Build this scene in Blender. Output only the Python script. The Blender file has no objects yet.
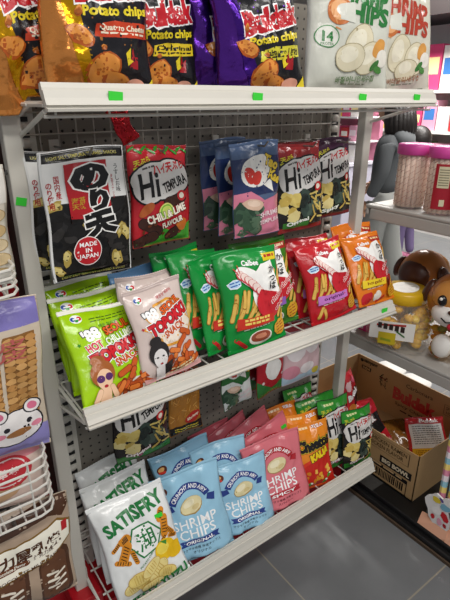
import bpy, bmesh, math, random
from mathutils import Vector, Matrix, noise
C = bpy.context.scene.collection
R = math.radians

# ------------------------------------------------------------------ materials
_M = {}
def lin(c):
    return c/12.92 if c <= .04045 else ((c+.055)/1.055)**2.4
def rgb(h):
    h = h.lstrip('#'); return tuple(lin(int(h[i:i+2], 16)/255) for i in (0, 2, 4))+(1,)
def mat(h, rough=.45, metal=0., bump=0., bscale=30., spec=.5, alpha=1., trans=0., name=None, mottle=0., mscale=8.):
    key = (h, rough, metal, bump, bscale, spec, alpha, trans, mottle, mscale)
    if key in _M: return _M[key]
    m = bpy.data.materials.new(name or 'surface_'+h.strip('#')); m.use_nodes = True
    nt = m.node_tree; b = nt.nodes['Principled BSDF']
    b.inputs['Base Color'].default_value = rgb(h); b.inputs['Roughness'].default_value = rough
    b.inputs['Metallic'].default_value = metal; b.inputs['Specular IOR Level'].default_value = spec
    b.inputs['Alpha'].default_value = alpha; b.inputs['Transmission Weight'].default_value = trans
    if bump or mottle:
        tc = nt.nodes.new('ShaderNodeTexCoord'); nz = nt.nodes.new('ShaderNodeTexNoise')
        nz.inputs['Scale'].default_value = bscale; nz.inputs['Detail'].default_value = 4
        nt.links.new(tc.outputs['Object'], nz.inputs['Vector'])
        if bump:
            bp = nt.nodes.new('ShaderNodeBump'); bp.inputs['Strength'].default_value = bump; bp.inputs['Distance'].default_value = .01
            nt.links.new(nz.outputs['Fac'], bp.inputs['Height']); nt.links.new(bp.outputs['Normal'], b.inputs['Normal'])
        if mottle:
            n2 = nt.nodes.new('ShaderNodeTexNoise'); n2.inputs['Scale'].default_value = mscale; n2.inputs['Detail'].default_value = 6
            nt.links.new(tc.outputs['Object'], n2.inputs['Vector'])
            mx = nt.nodes.new('ShaderNodeMix'); mx.data_type = 'RGBA'
            c = rgb(h); mx.inputs['A'].default_value = tuple(x*(1-mottle) for x in c[:3])+(1,)
            mx.inputs['B'].default_value = tuple(min(1, x*(1+mottle)) for x in c[:3])+(1,)
            nt.links.new(n2.outputs['Fac'], mx.inputs['Factor']); nt.links.new(mx.outputs['Result'], b.inputs['Base Color'])
    _M[key] = m; return m
def film(h):            # printed plastic film of a bag
    return mat(h, .2, 0, .32, 18)
def ink(h):             # ink on the film
    return mat(h, .23, 0, .32, 18)
def foil(h):
    return mat(h, .2, .8, .7, 14)
def clear(h='#ffffff', a=.18):
    return mat(h, .12, 0, .3, 25, .6, a)

# ------------------------------------------------------------------ mesh helpers
class MB:
    def __init__(s): s.v = []; s.f = []; s.m = []
    def add(s, vs, fs, mi=0):
        o = len(s.v); s.v += [tuple(v) for v in vs]; s.f += [tuple(i+o for i in f) for f in fs]; s.m += [mi]*len(fs)
        return s
    def box(s, c, d, mi=0, rot=None):
        x, y, z = (k/2 for k in d); vs = []
        for sx, sy, sz in ((-1,-1,-1),(1,-1,-1),(1,1,-1),(-1,1,-1),(-1,-1,1),(1,-1,1),(1,1,1),(-1,1,1)):
            p = Vector((sx*x, sy*y, sz*z))
            if rot is not None: p = rot @ p
            vs.append(p+Vector(c))
        return s.add(vs, [(0,3,2,1),(4,5,6,7),(0,1,5,4),(1,2,6,5),(2,3,7,6),(3,0,4,7)], mi)
    def bx(s, a, b, mi=0):
        return s.box([(p+q)/2 for p, q in zip(a, b)], [abs(q-p) for p, q in zip(a, b)], mi)
    def tube(s, pts, r, n=6, mi=0, cap=True):
        pts = [Vector(p) for p in pts]; rings = []; o = len(s.v)
        for i, p in enumerate(pts):
            d = (pts[min(i+1, len(pts)-1)]-pts[max(i-1, 0)]).normalized()
            a = d.orthogonal().normalized() if i == 0 else (rings_a-d*rings_a.dot(d)).normalized()
            rings_a = a; b = d.cross(a); rr = r[i] if isinstance(r, (list, tuple)) else r
            rings.append([p+a*rr*math.cos(2*math.pi*k/n)+b*rr*math.sin(2*math.pi*k/n) for k in range(n)])
        vs = [v for q in rings for v in q]; fs = []
        for i in range(len(pts)-1):
            for k in range(n):
                fs.append((i*n+k, i*n+(k+1) % n, (i+1)*n+(k+1) % n, (i+1)*n+k))
        if cap: fs += [tuple(range(n))[::-1], tuple((len(pts)-1)*n+k for k in range(n))]
        return s.add(vs, fs, mi)
    def lathe(s, prof, n=24, c=(0,0,0), mi=0, sx=1, sy=1):
        vs = []; fs = []
        for r, z in prof:
            for k in range(n):
                a = 2*math.pi*k/n; vs.append((c[0]+r*sx*math.cos(a), c[1]+r*sy*math.sin(a), c[2]+z))
        for i in range(len(prof)-1):
            for k in range(n): fs.append((i*n+k, i*n+(k+1) % n, (i+1)*n+(k+1) % n, (i+1)*n+k))
        fs += [tuple(range(n))[::-1], tuple((len(prof)-1)*n+k for k in range(n))]
        return s.add(vs, fs, mi)
    def ball(s, c, r, nu=16, nv=10, mi=0, rot=None, fn=None):
        r = r if isinstance(r, (tuple, list)) else (r, r, r); vs = []; fs = []
        for i in range(nv+1):
            t = math.pi*i/nv
            for k in range(nu):
                a = 2*math.pi*k/nu
                p = Vector((r[0]*math.sin(t)*math.cos(a), r[1]*math.sin(t)*math.sin(a), r[2]*math.cos(t)))
                if fn: p = fn(p)
                if rot is not None: p = rot @ p
                vs.append(p+Vector(c))
        for i in range(nv):
            for k in range(nu): fs.append((i*nu+k, (i+1)*nu+k, (i+1)*nu+(k+1) % nu, i*nu+(k+1) % nu))
        return s.add(vs, fs, mi)
    def build(s, name, mats, parent=None, smooth=False, bevel=0, weld=False):
        me = bpy.data.meshes.new(name); me.from_pydata(s.v, [], s.f)
        if not isinstance(mats, (list, tuple)): mats = [mats]
        for m in mats: me.materials.append(m)
        for p, i in zip(me.polygons, s.m): p.material_index = i; p.use_smooth = smooth
        if weld:
            bm = bmesh.new(); bm.from_mesh(me); bmesh.ops.remove_doubles(bm, verts=bm.verts, dist=1e-5); bm.to_mesh(me); bm.free()
        me.update()
        o = bpy.data.objects.new(name, me); C.objects.link(o)
        if parent: o.parent = parent
        if bevel:
            md = o.modifiers.new('bevel', 'BEVEL'); md.width = bevel; md.segments = 2; md.limit_method = 'ANGLE'
        return o
def tag(o, label, cat, group=None):
    o['label'] = label; o['category'] = cat
    if group: o['group'] = group
    return o
def thing(name, label, cat, loc=(0,0,0), group=None, rotz=0):
    o = bpy.data.objects.new(name, None); C.objects.link(o); o.empty_display_size = .05
    o.location = loc; o.rotation_euler = (0, 0, R(rotz)); return tag(o, label, cat, group)
def struct(o): o['kind'] = 'structure'; return o
def copy_thing(o):
    c = o.copy(); C.objects.link(c)
    for ch in list(o.children):
        d = ch.copy(); C.objects.link(d); d.parent = c
        for g in list(ch.children):
            e = g.copy(); C.objects.link(e); e.parent = d
    return c

# ------------------------------------------------------------------ flat artwork (x -.5 .. .5 of the width, y 0 .. A)
_TX = {}
def textmesh(s, off=0., shear=0.):
    k = (s, off, shear)
    if k in _TX: return _TX[k]
    cu = bpy.data.curves.new('lettering', 'FONT'); cu.body = s; cu.fill_mode = 'FRONT'; cu.resolution_u = 2
    cu.offset = off; cu.shear = shear; cu.align_x = 'CENTER'
    if '\n' in s: cu.space_line = .95
    o = bpy.data.objects.new('lettering', cu); C.objects.link(o)
    bpy.context.view_layer.update()
    dg = bpy.context.evaluated_depsgraph_get()
    me = bpy.data.meshes.new_from_object(o.evaluated_get(dg))
    vs = [(v.co.x, v.co.y) for v in me.vertices]; fs = [tuple(p.vertices) for p in me.polygons]
    bpy.data.objects.remove(o); bpy.data.curves.remove(cu); bpy.data.meshes.remove(me)
    _TX[k] = (vs, fs); return vs, fs
class Art:
    def __init__(s, A): s.A = A; s.items = []     # (colour, verts2d, faces)
    def _add(s, col, vs, fs): s.items.append((col, vs, fs))
    def poly(s, col, pts):
        n = len(pts); s._add(col, [(x, y*s.A) for x, y in pts], [tuple(range(n))]); return s
    def rect(s, col, x0, y0, x1, y1, rot=0):
        cx, cy = (x0+x1)/2, (y0+y1)/2*s.A; hw, hh = (x1-x0)/2, (y1-y0)/2*s.A; c, n = math.cos(R(rot)), math.sin(R(rot))
        s._add(col, [(cx+a*hw*c-b*hh*n, cy+a*hw*n+b*hh*c) for a, b in ((-1,-1),(1,-1),(1,1),(-1,1))], [(0,1,2,3)]); return s
    def ell(s, col, cx, cy, rx, ry=None, rot=0, n=24, jag=0, seed=0):
        ry = rx if ry is None else ry; c, q = math.cos(R(rot)), math.sin(R(rot)); rnd = random.Random(seed); vs = []
        for k in range(n):
            a = 2*math.pi*k/n; j = 1+jag*(rnd.random()-.5)*2; x, y = rx*math.cos(a)*j, ry*math.sin(a)*j
            vs.append((cx+x*c-y*q, cy*s.A+x*q+y*c))
        s._add(col, vs, [tuple(range(n))]); return s
    def star(s, col, cx, cy, r, k=.5, n=12, sy=1):
        s._add(col, [(cx+(r if i % 2 else r*k)*math.cos(math.pi*i/n), cy*s.A+sy*(r if i % 2 else r*k)*math.sin(math.pi*i/n)) for i in range(2*n)], [tuple(range(2*n))]); return s
    def cap(s, col, cx, cy, l, w, rot, n=6, out=None, ow=.008):
        if out: s.cap(out, cx, cy, l+ow, w+2*ow, rot)
        c, q = math.cos(R(rot)), math.sin(R(rot)); vs = []
        for sg in (1, -1):
            for i in range(n+1):
                a = -math.pi/2+math.pi*i/n; x, y = sg*(l/2+w/2*math.cos(a)), sg*w/2*math.sin(a)
                vs.append((cx+x*c-y*q, cy*s.A+x*q+y*c))
        s._add(col, vs, [tuple(range(len(vs)))]); return s
    def text(s, col, t, cx, cy, w, h, rot=0, bold=.02, out=None, ow=.05, out2=None, shear=0, bend=0., fan=0.):
        vs, fs = textmesh(t, bold, shear)
        if not vs: return s
        x0, x1 = min(v[0] for v in vs), max(v[0] for v in vs); y0, y1 = min(v[1] for v in vs), max(v[1] for v in vs)
        sx, sy = w/max(x1-x0, 1e-6), h/max(y1-y0, 1e-6); c, q = math.cos(R(rot)), math.sin(R(rot))
        def tr(v):
            x = (v[0]-(x0+x1)/2)*sx; y = (v[1]-(y0+y1)/2)*sy
            if fan: y *= 1+fan*x/w
            if bend: y += bend*(1-(2*x/w)**2)
            return (cx+x*c-y*q, cy*s.A+x*q+y*c)
        for cc, o in ((out2, ow*2), (out, ow)):
            if cc:
                a, b = textmesh(t, bold+o, shear); s._add(cc, [tr(v) for v in a], b)
        s._add(col, [tr(v) for v in vs], fs); return s
    def lines(s, col, cx, cy, w, n=2, gap=.025, th=.01, rot=0):     # tiny unreadable print
        rnd = random.Random(n*7+int(cx*100)); c, q = math.cos(R(rot)), math.sin(R(rot))
        for i in range(n):
            x = -w/2
            while x < w/2:
                l = rnd.uniform(.03, .09); l = min(l, w/2-x); y = -i*gap
                s._add(col, [(cx+a*c-b*q, cy*s.A+a*q+b*c) for a, b in ((x, y), (x+l, y), (x+l, y+th), (x, y+th))], [(0,1,2,3)])
                x += l+.015
        return s
    def flat(s, nx=28, ny=36, lim=.487, cuts=True):
        if hasattr(s, '_flat'): return s._flat
        bm = bmesh.new(); cols = []; boxes = []; lev = []
        for col, vs, fs in s.items:
            bx = (min(v[0] for v in vs), max(v[0] for v in vs), min(v[1] for v in vs), max(v[1] for v in vs)); L = 0
            for q, l in zip(boxes, lev):
                if l >= L and q[0] < bx[1] and q[1] > bx[0] and q[2] < bx[3] and q[3] > bx[2]: L = l+1
            boxes.append(bx); lev.append(L)
            if col not in cols: cols.append(col)
            bv = [bm.verts.new((x, y, L)) for x, y in vs]
            for f in fs:
                try: bm.faces.new([bv[i] for i in f]).material_index = cols.index(col)
                except ValueError: pass
        big = [f for f in bm.faces if len(f.verts) > 4]
        bmesh.ops.triangulate(bm, faces=big)
        def cut(co, no, clear=False):
            bmesh.ops.bisect_plane(bm, geom=bm.verts[:]+bm.edges[:]+bm.faces[:], dist=1e-6, plane_co=co, plane_no=no, clear_outer=clear)
        cut((lim, 0, 0), (1, 0, 0), True); cut((-lim, 0, 0), (-1, 0, 0), True)
        cut((0, s.A*.992, 0), (0, 1, 0), True); cut((0, s.A*.008, 0), (0, -1, 0), True)
        if cuts:
            for i in range(1, nx): cut((-.5+i/nx, 0, 0), (1, 0, 0))
            for i in range(1, ny): cut((0, s.A*i/ny, 0), (0, 1, 0))
        bm.verts.index_update()
        vs = [(v.co.x, v.co.y, v.co.z) for v in bm.verts]
        fs = []
        for f in bm.faces:
            idx = [v.index for v in f.verts]
            if f.normal.z < 0: idx.reverse()
            fs.append((idx, f.material_index))
        bm.free(); s._flat = (vs, fs, cols); return s._flat

# ------------------------------------------------------------------ bags
def bag_surface(w, h, T, kind, seed, amp, slump, metal=False, sag=0.):
    amp *= 1. if metal else 1.3; rnd = random.Random(seed); ph = [rnd.uniform(0, 6.28) for _ in range(6)]; sv = Vector((rnd.uniform(-50, 50), rnd.uniform(-50, 50), 0))
    se = {'pillow': .045, 'pouch': .03, 'flat': .03}[kind]
    def fn(u, v, side=1):
        t = min(1, max(0, (v-se)/(1-2*se))); e = max(0., 1-abs(u)**2.6)
        if kind == 'pillow': pr = max(0, 4*t*(1-t))**.55
        elif kind == 'pouch': pr = min(1., (t/.05))**.5*max(0, 1-t)**.6*1.15
        else: pr = max(0, 4*t*(1-t))**.3
        z = T/2*e**.75*pr
        edge = (1-u**6)*min(1, pr*1.5)
        q = Vector((u*2.0, v*2.8, side*3.))+sv
        z += amp*edge*(noise.noise(q)*1.3+(.4-abs(noise.noise(q*1.7)))*.9)
        z += amp*.6*edge*(.4-abs(noise.noise(q*3.3+Vector((7, 3, 1)))))
        if metal:
            d1 = noise.voronoi(q*1.3)[0]; d2 = noise.voronoi(q*2.9)[0]; z += amp*1.5*edge*(min(.5, d1[1]-d1[0])-.25)+amp*.7*edge*(min(.4, d2[1]-d2[0])-.2)
        k1 = math.exp(-(1-t)/.16)*min(1, (1-t)/.05); k0 = math.exp(-t/.12)*min(1, t/.05)
        z += amp*(1-u**4)*(k1*math.sin(u*7+ph[0])+.4*k1*math.sin(u*13+ph[1])+.8*k0*math.sin(u*8+ph[2]))
        z *= side
        z += .004*math.sin(u*3+ph[3])*(1-e*pr)-slump*v*v + .003*math.sin(v*5+ph[4])*u
        x = u*w/2*(1-.045*math.sin(math.pi*v)*(T/.05 if kind != 'flat' else .2))
        x += .0025*math.sin(v*9+ph[5])*abs(u)
        y = v*h+.004*math.sin(u*2.2+ph[1])*v-.003*(1-u*u)*(1 if kind == 'pillow' else 0)*(1-v)
        if sag:
            k = min(1, max(0, (-.2-u)/.25)); y -= sag*k*k*(3-2*k)*(1-v)**2
        return Vector((x, y, z))
    return fn, se
COUNT = [0]
def bag(name, tf, art, body, label, cat='snack bag', group=None, T=.05, kind='pillow', amp=.004, slump=.0, seal=None, metal=False, seed=None,
        sag=0., sticker=None, topmat=None):
    COUNT[0] += 1; seed = COUNT[0]*17 if seed is None else seed
    X, Y, Z, yaw, lean, roll, w, h = tf
    fn, se = bag_surface(w, h, T, kind, seed, amp, slump, metal, sag)
    root = thing(name, label, cat, group=group)
    root.matrix_world = Matrix.Translation((X, Y, Z)) @ Matrix.Rotation(R(yaw), 4, 'Z') @ Matrix.Rotation(R(90-lean), 4, 'X') @ Matrix.Rotation(R(roll), 4, 'Z')
    bm_ = body if not isinstance(body, str) else (foil(body) if metal else film(body))
    nu, nv = 28, 36; m = MB()
    f_i = [[0]*(nu+1) for _ in range(nv+1)]; b_i = [[0]*(nu+1) for _ in range(nv+1)]; vs = []; G = []
    for j in range(nv+1):
        v = j/nv; G.append([])
        for i in range(nu+1):
            u = -1+2*i/nu
            p = fn(u, v, 1); G[j].append(p); f_i[j][i] = len(vs); vs.append(p)
            if 0 < i < nu and 0 < j < nv:
                q = fn(u, v, -1)
                if q.z > p.z-.0008: q.z = p.z-.0008
                b_i[j][i] = len(vs); vs.append(q)
            else: b_i[j][i] = f_i[j][i]
    fs = []
    for j in range(nv):
        for i in range(nu):
            fs.append((f_i[j][i], f_i[j][i+1], f_i[j+1][i+1], f_i[j+1][i]))
            fs.append((b_i[j][i], b_i[j+1][i], b_i[j+1][i+1], b_i[j][i+1]))
    m.add(vs, fs); mats = [bm_]
    if art:
        av, af, cols = art.flat()
        o = len(m.v); nv_ = []
        N = [[(G[j][min(i+1, nu)]-G[j][max(i-1, 0)]).cross(G[min(j+1, nv)][i]-G[max(j-1, 0)][i]).normalized() for i in range(nu+1)] for j in range(nv+1)]
        for x, y, L in av:
            fu = (x+.5)*nu; fv = y/art.A*nv; i = max(0, min(nu-1, int(fu))); j = max(0, min(nv-1, int(fv))); fu -= i; fv -= j
            w00, w10, w01, w11 = (1-fu)*(1-fv), fu*(1-fv), (1-fu)*fv, fu*fv
            p = G[j][i]*w00+G[j][i+1]*w10+G[j+1][i]*w01+G[j+1][i+1]*w11
            n = N[j][i]*w00+N[j][i+1]*w10+N[j+1][i]*w01+N[j+1][i+1]*w11
            nv_.append(p+n*(.0009+.00016*L))
        m.v += [tuple(p) for p in nv_]
        for idx, mi in af: m.f.append(tuple(i+o for i in idx)); m.m.append(mi+1)
        mats += [(foil(c[1:]) if c[0] == '@' else ink(c)) for c in cols]
    m.build('body', mats, root, smooth=True)
    sm = seal if seal is not None else bm_
    if isinstance(sm, str): sm = film(sm)
    for nm, v0, v1 in (('top_seal', 1-se, 1.), ('bottom_seal', 0., se)):
        q = MB(); n = 48; vs = []; rows = 4
        for s_ in (1, -1):
            for j in range(rows+1):
                v = v0+(v1-v0)*j/rows
                for i in range(n+1):
                    u = -1+2*i/n; p = fn(u, v, 1); rib = .0004*math.cos(j*math.pi)
                    tooth = (.0012 if i % 2 else -.0004) if ((nm == 'top_seal' and j == rows) or (nm == 'bottom_seal' and j == 0)) and kind == 'pillow' else 0
                    vs.append(p+Vector((0, tooth, s_*.0006+rib)))
        fs = []; st = (n+1)*(rows+1)
        for j in range(rows):
            for i in range(n):
                a = j*(n+1)+i; b = a+1; c = b+n+1; d = a+n+1
                fs += [(a, b, c, d), (st+a, st+d, st+c, st+b)]
        for i in range(n):
            fs += [(i, st+i, st+i+1, i+1), (rows*(n+1)+i, rows*(n+1)+i+1, st+rows*(n+1)+i+1, st+rows*(n+1)+i)]
        q.add(vs, fs); q.build(nm, topmat or sm if nm == 'top_seal' else sm, root, smooth=True)
    if sticker:
        su, sv2 = sticker; p = fn(su, sv2); q = MB(); q.box(p+Vector((0, 0, .0035)), (.022, .012, .0012)); so = q.build('price_sticker', mat('#35d335', .6), root)
        so['label'] = 'bright green price sticker'
    return root

# ------------------------------------------------------------------ printed artwork of each kind of pack
def fries(a, spots, col='#e3b95a', out='#b07a26'):
    for x, y, l, r in spots: a.cap(col, x, y, l, .045, r, out=out, ow=.007)
def noodle_pile(a, cx, cy, seed, n=16, col=('#c8581f', '#b24a17', '#dc7a35'), sp=.2, w=.06):
    rnd = random.Random(seed)
    for i in range(n):
        x = cx+rnd.uniform(-sp, sp); y = cy+rnd.uniform(-.6, .6)*sp/a.A*(1-abs(x-cx)/sp*.6)
        a.cap(col[i % 3], x, y, rnd.uniform(.05, .13), w, rnd.uniform(-30, 75), out='#8a3510', ow=.008)
def art_topokki(green):
    a = Art(1.3)
    a.rect('#f6f4e8' if green else '#b9a7a2', -.5, .955, .5, 1)
    a.ell('#ffffff', -.3, .885, .075, .06); a.ell('#1c4aa8', -.34, .887, .03, .03); a.ell('#d22a2a', -.26, .887, .03, .03); a.ell('#2f9a3a', -.3, .87, .025, .025); a.rect('#ffffff', -.34, .878, -.26, .892)
    if green: a.lines('#3b5d10', .1, .87, .5, 2, .04, .012, 4); a.text('#3f8f2a', '매운 칠리라임', .1, .79, .34, .05, 8, .01)
    else: a.text('#c0303a', '매운맛 떡볶이', .12, .87, .3, .05, 8, .01)
    t = 14
    if not green: a.star('#e9a53c', .07, .57, .46, .74, 11, .72); a.star('#f4e6d6', .07, .57, .42, .74, 11, .7)
    a.text('#ffffff', "'88", -.2, .70, .22, .17, t, .05, '#1e1a1a', .05)
    a.text('#e8641f', 'SEOUL', .16, .74, .4, .12, t, .04, '#3a1508', .05)
    if green:
        a.text('#d2202c', 'HOT', -.21, .575, .2, .11, t, .05, '#ffffff', .05); a.text('#f6ffe0', 'CHILI LIME', .16, .635, .46, .10, t, .04, '#2f8a1e', .05)
        a.text('#d2202c', 'TOPOKKI', .06, .50, .74, .17, t, .06, '#5a0a10', .05, '#ffffff'); a.text('#c9571c', 'SNACK', .17, .40, .4, .11, t, .05, '#ffffff', .05)
        for x, y in ((-.38, .62), (.40, .78), (.3, .44)): a.star('#2f8a1e', x, y, .03, .45, 5)
        a.cap('#c8581f', .22, .30, .12, .07, 60, out='#8a3510'); a.cap('#c8581f', .08, .265, .14, .075, 20, out='#8a3510')
        a.ell('#e9e6da', .24, .03, .36, .18); noodle_pile(a, .22, .14, 4, 22, sp=.24)
    else:
        a.text('#d2202c', 'TOPOKKI', .06, .60, .74, .17, t, .06, '#5a0a10', .05, '#ffffff'); a.text('#c9571c', 'SNACK', .12, .49, .4, .11, t, .05, '#ffffff', .05)
        for x, y in ((-.38, .58), (-.32, .42), (-.2, .46)): a.star('#c0303a', x, y, .028, .45, 5)
        a.cap('#c8581f', .30, .41, .14, .07, -30, out='#8a3510'); a.cap('#c8581f', .2, .33, .16, .075, 40, out='#8a3510')
        noodle_pile(a, .18, .17, 9, 26, sp=.3); a.rect('#d8a3a0', -.5, .0, .5, .06); a.lines('#f2e3b0', .1, .08, .5, 2, .04, .02, 5)
    # the illustrated woman
    hx = -.22; hair = '#a9602a' if green else '#2a2626'; skin = '#f2c9a6' if green else '#e4e0de'
    a.ell(hair, hx, .30, .15, .17); a.ell(hair, hx-.03, .43, .09, .07)
    a.ell(skin, hx+.01, .245, .105, .13); a.rect(skin, hx-.08, .02, hx+.08, .16)
    if green:
        a.ell('#5b2f6b', hx-.045, .255, .05, .045); a.ell('#5b2f6b', hx+.065, .265, .05, .045); a.ell('#b0202a', hx+.01, .18, .03, .02)
        a.cap(skin, hx-.10, .10, .12, .06, 60, out='#b58a62', ow=.004); a.cap(skin, hx+.12, .12, .12, .06, 110, out='#b58a62', ow=.004)
    else:
        a.ell('#2a2626', hx-.04, .26, .02, .012); a.ell('#2a2626', hx+.05, .265, .02, .012); a.ell('#a02a2a', hx+.01, .19, .025, .012); a.poly('#2a2626', [(-.16, .17), (-.02, .2), (-.04, .08), (-.15, .06)])
    return a
def art_prawn(base, tag_, band, bandtxt, bandcol, sauce):
    a = Art(1.3)
    a.text('#ffffff', 'Calbee', -.02, .865, .24, .07, -3, .03)
    a.rect(tag_[0], .2, .86, .47, .935, -2); a.lines(tag_[1], .335, .893, .2, 1, .03, .035, -2)
    a.ell('#eaf4ff', -.31, .69, .10, .055, 8, 16, .12, 3); a.ell('#bcdcf5', -.31, .69, .085, .042, 8); a.lines('#2a62b8', -.31, .70, .13, 2, .035, .014, 8)
    fries(a, [(-.34, .50, .2, 80), (-.26, .46, .26, 74), (-.17, .50, .24, 70), (-.09, .45, .28, 62), (.0, .48, .26, 55), (-.3, .36, .22, 60), (-.18, .35, .24, 52), (-.04, .36, .2, 40),
              (.32, .68, .2, 62), (.40, .62, .22, 58), (.3, .58, .2, 66), (.42, .50, .2, 60), (.45, .72, .16, 60), (-.38, .42, .2, 72), (-.12, .40, .26, 48), (-.22, .53, .18, 80), (.05, .34, .16, 30), (.40, .34, .18, 64), (.44, .26, .14, 70)])
    # white swirl with the red prawn and the brushed name
    a.ell('#fbfaf6', -.05, .715, .25, .115, -32); a.ell('#fbfaf6', .17, .51, .25, .22, -25); a.poly('#fbfaf6', [(-.02, .74), (.12, .84), (.34, .86), (.38, .5), (.1, .5)])
    for k in range(7):                                   # curled prawn body of overlapping segments
        t = k/6; x = -.2+.34*t-.05*t*t; y = .755-.17*t-.06*t*t
        a.ell('#c8444a', x, y, .085-.02*abs(t-.4), .062, -38); a.ell('#f3dcd4', x+.004, y+.006, .074-.02*abs(t-.4), .050, -38); a.cap('#d98a86', x+.03, y, .07, .008, 52)
    arc_ = [(.17+.215*math.cos(R(t)), .455+.215*math.sin(R(t))/1.3) for t in range(120, 395, 11)]+[(.18+.115*math.cos(R(t)), .465+.10*math.sin(R(t))/1.3) for t in range(390, 119, -11)]
    a.poly('#c8202c', arc_); a.cap('#c8202c', -.26, .80, .1, .012, 120); a.cap('#c8202c', -.22, .82, .1, .012, 100)
    a.text('#1a1616', 'か\nっ\nぱ', .27, .695, .12, .30, -8, .03, '#fbfaf6', .04)
    a.text('#d0222e', 'shrimp', .33, .50, .3, .09, 28, .03, '#fbfaf6', .05); a.text('#d0222e', 'chips', .38, .41, .26, .09, 28, .03, '#fbfaf6', .05)
    a.poly(band, [(-.37, .25), (.22, .25), (.24, .335), (-.35, .355)])
    if bandtxt: a.text(bandcol, bandtxt, -.07, .30, .4, .07, 0, .025)
    else: a.lines(bandcol, -.06, .315, .4, 2, .045, .028, -2)
    a.lines('#f3f0e0', -.05, .225, .44, 1, .02, .012, 0)
    if sauce == 'green':
        a.ell('#f2eee2', .0, .115, .19, .1); a.ell('#9c4a33', .0, .125, .16, .075); a.ell('#d88a6a', .0, .13, .09, .035); a.cap('#c71d22', -.3, .09, .2, .05, -40); a.cap('#2b8a2a', -.36, .15, .03, .03, 40)
    elif sauce == 'orange':
        a.ell('#f4ece0', .03, .12, .09, .08); a.ell('#f8f2ea', -.06, .10, .06, .06); a.ell('#c2202a', -.3, .1, .14, .1, 30, 16, .1, 2); a.cap('#c71d22', .1, .06, .2, .04, 20)
        a.rect('#c92a24', .3, .1, .48, .36, -8); fries(a, [(.38, .2, .12, 60), (.42, .28, .12, 50)])
    else:
        fries(a, [(-.32, .14, .16, 60), (-.24, .11, .14, 100)])
    a.ell('#dba72b', .37, .145, .115, .115, 0, 18, .09, 5); a.lines('#a8322a', .37, .19, .15, 4, .045, .014, 12)
    return a
def art_satisfry():
    a = Art(1.36); gr = '#1f7a3c'
    a.text(gr, 'SATISFRY', .02, .80, .86, .19, 12, .045, bend=.03, fan=.15)
    hexa = [(.06+.235*math.cos(R(60*k+5)), .555+.235*math.sin(R(60*k+5))/1.36) for k in range(6)]; a.poly(gr, hexa)
    a.poly('#f6f7f5', [(.06+.212*math.cos(R(60*k+5)), .555+.212*math.sin(R(60*k+5))/1.36) for k in range(6)])
    a.text(gr, '湖', .06, .555, .25, .25, 6, .008)
    def tiger(pts, sd):
        for x, y, l, w, r in pts:
            a.cap('#d98a1e', x, y, l, w, r)
        for x, y, l, w, r in pts:
            for k in range(-2, 3):
                a.cap('#3a240c', x+k*.2*l*math.cos(R(r)), y+k*.2*l*math.sin(R(r))/1.36, w*.55, .012, r+78)
    tiger([(-.24, .50, .2, .12, 60), (-.33, .58, .12, .05, 35), (-.3, .42, .16, .06, -20), (-.14, .44, .14, .06, 100), (-.2, .62, .09, .1, 20)], 1)
    tiger([(.34, .58, .2, .11, 80), (.40, .50, .14, .06, 120), (.33, .70, .1, .09, 60), (.28, .46, .12, .05, 40), (.42, .44, .1, .05, -30)], 2)
    a.text(gr, 'POTATO CHIPS', .0, .365, .26, .03, 30, .01)
    a.ell('#eec21c', .27, .36, .15, .14); a.ell('#f6dd58', .24, .38, .09, .08); a.ell('#e8b916', .40, .30, .12, .11); a.poly('#3f8a2e', [(.22, .46), (.32, .44), (.3, .40)])
    for i, (x, y, rx, ry, r) in enumerate([(-.26, .15, .13, .085, 20), (-.08, .14, .16, .09, -15), (.1, .2, .17, .1, 35), (-.16, .22, .15, .09, 10), (.02, .275, .15, .075, 30), (.2, .14, .12, .08, -10), (-.02, .09, .15, .07, 0)]):
        a.ell('#c9a24a', x, y, rx+.008, ry+.008, r); a.ell(('#f0dd92', '#ead27c')[i % 2], x, y, rx, ry, r)
        for k in range(-2, 3): a.cap('#d2ad4e', x+k*.22*rx*math.cos(R(r)), y+k*.22*rx*math.sin(R(r))/1.36, ry*1.2, .008, r+80)
    a.text(gr, 'ZESTY YUZU', .05, .03, .84, .14, 8, .04)
    return a
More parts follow.
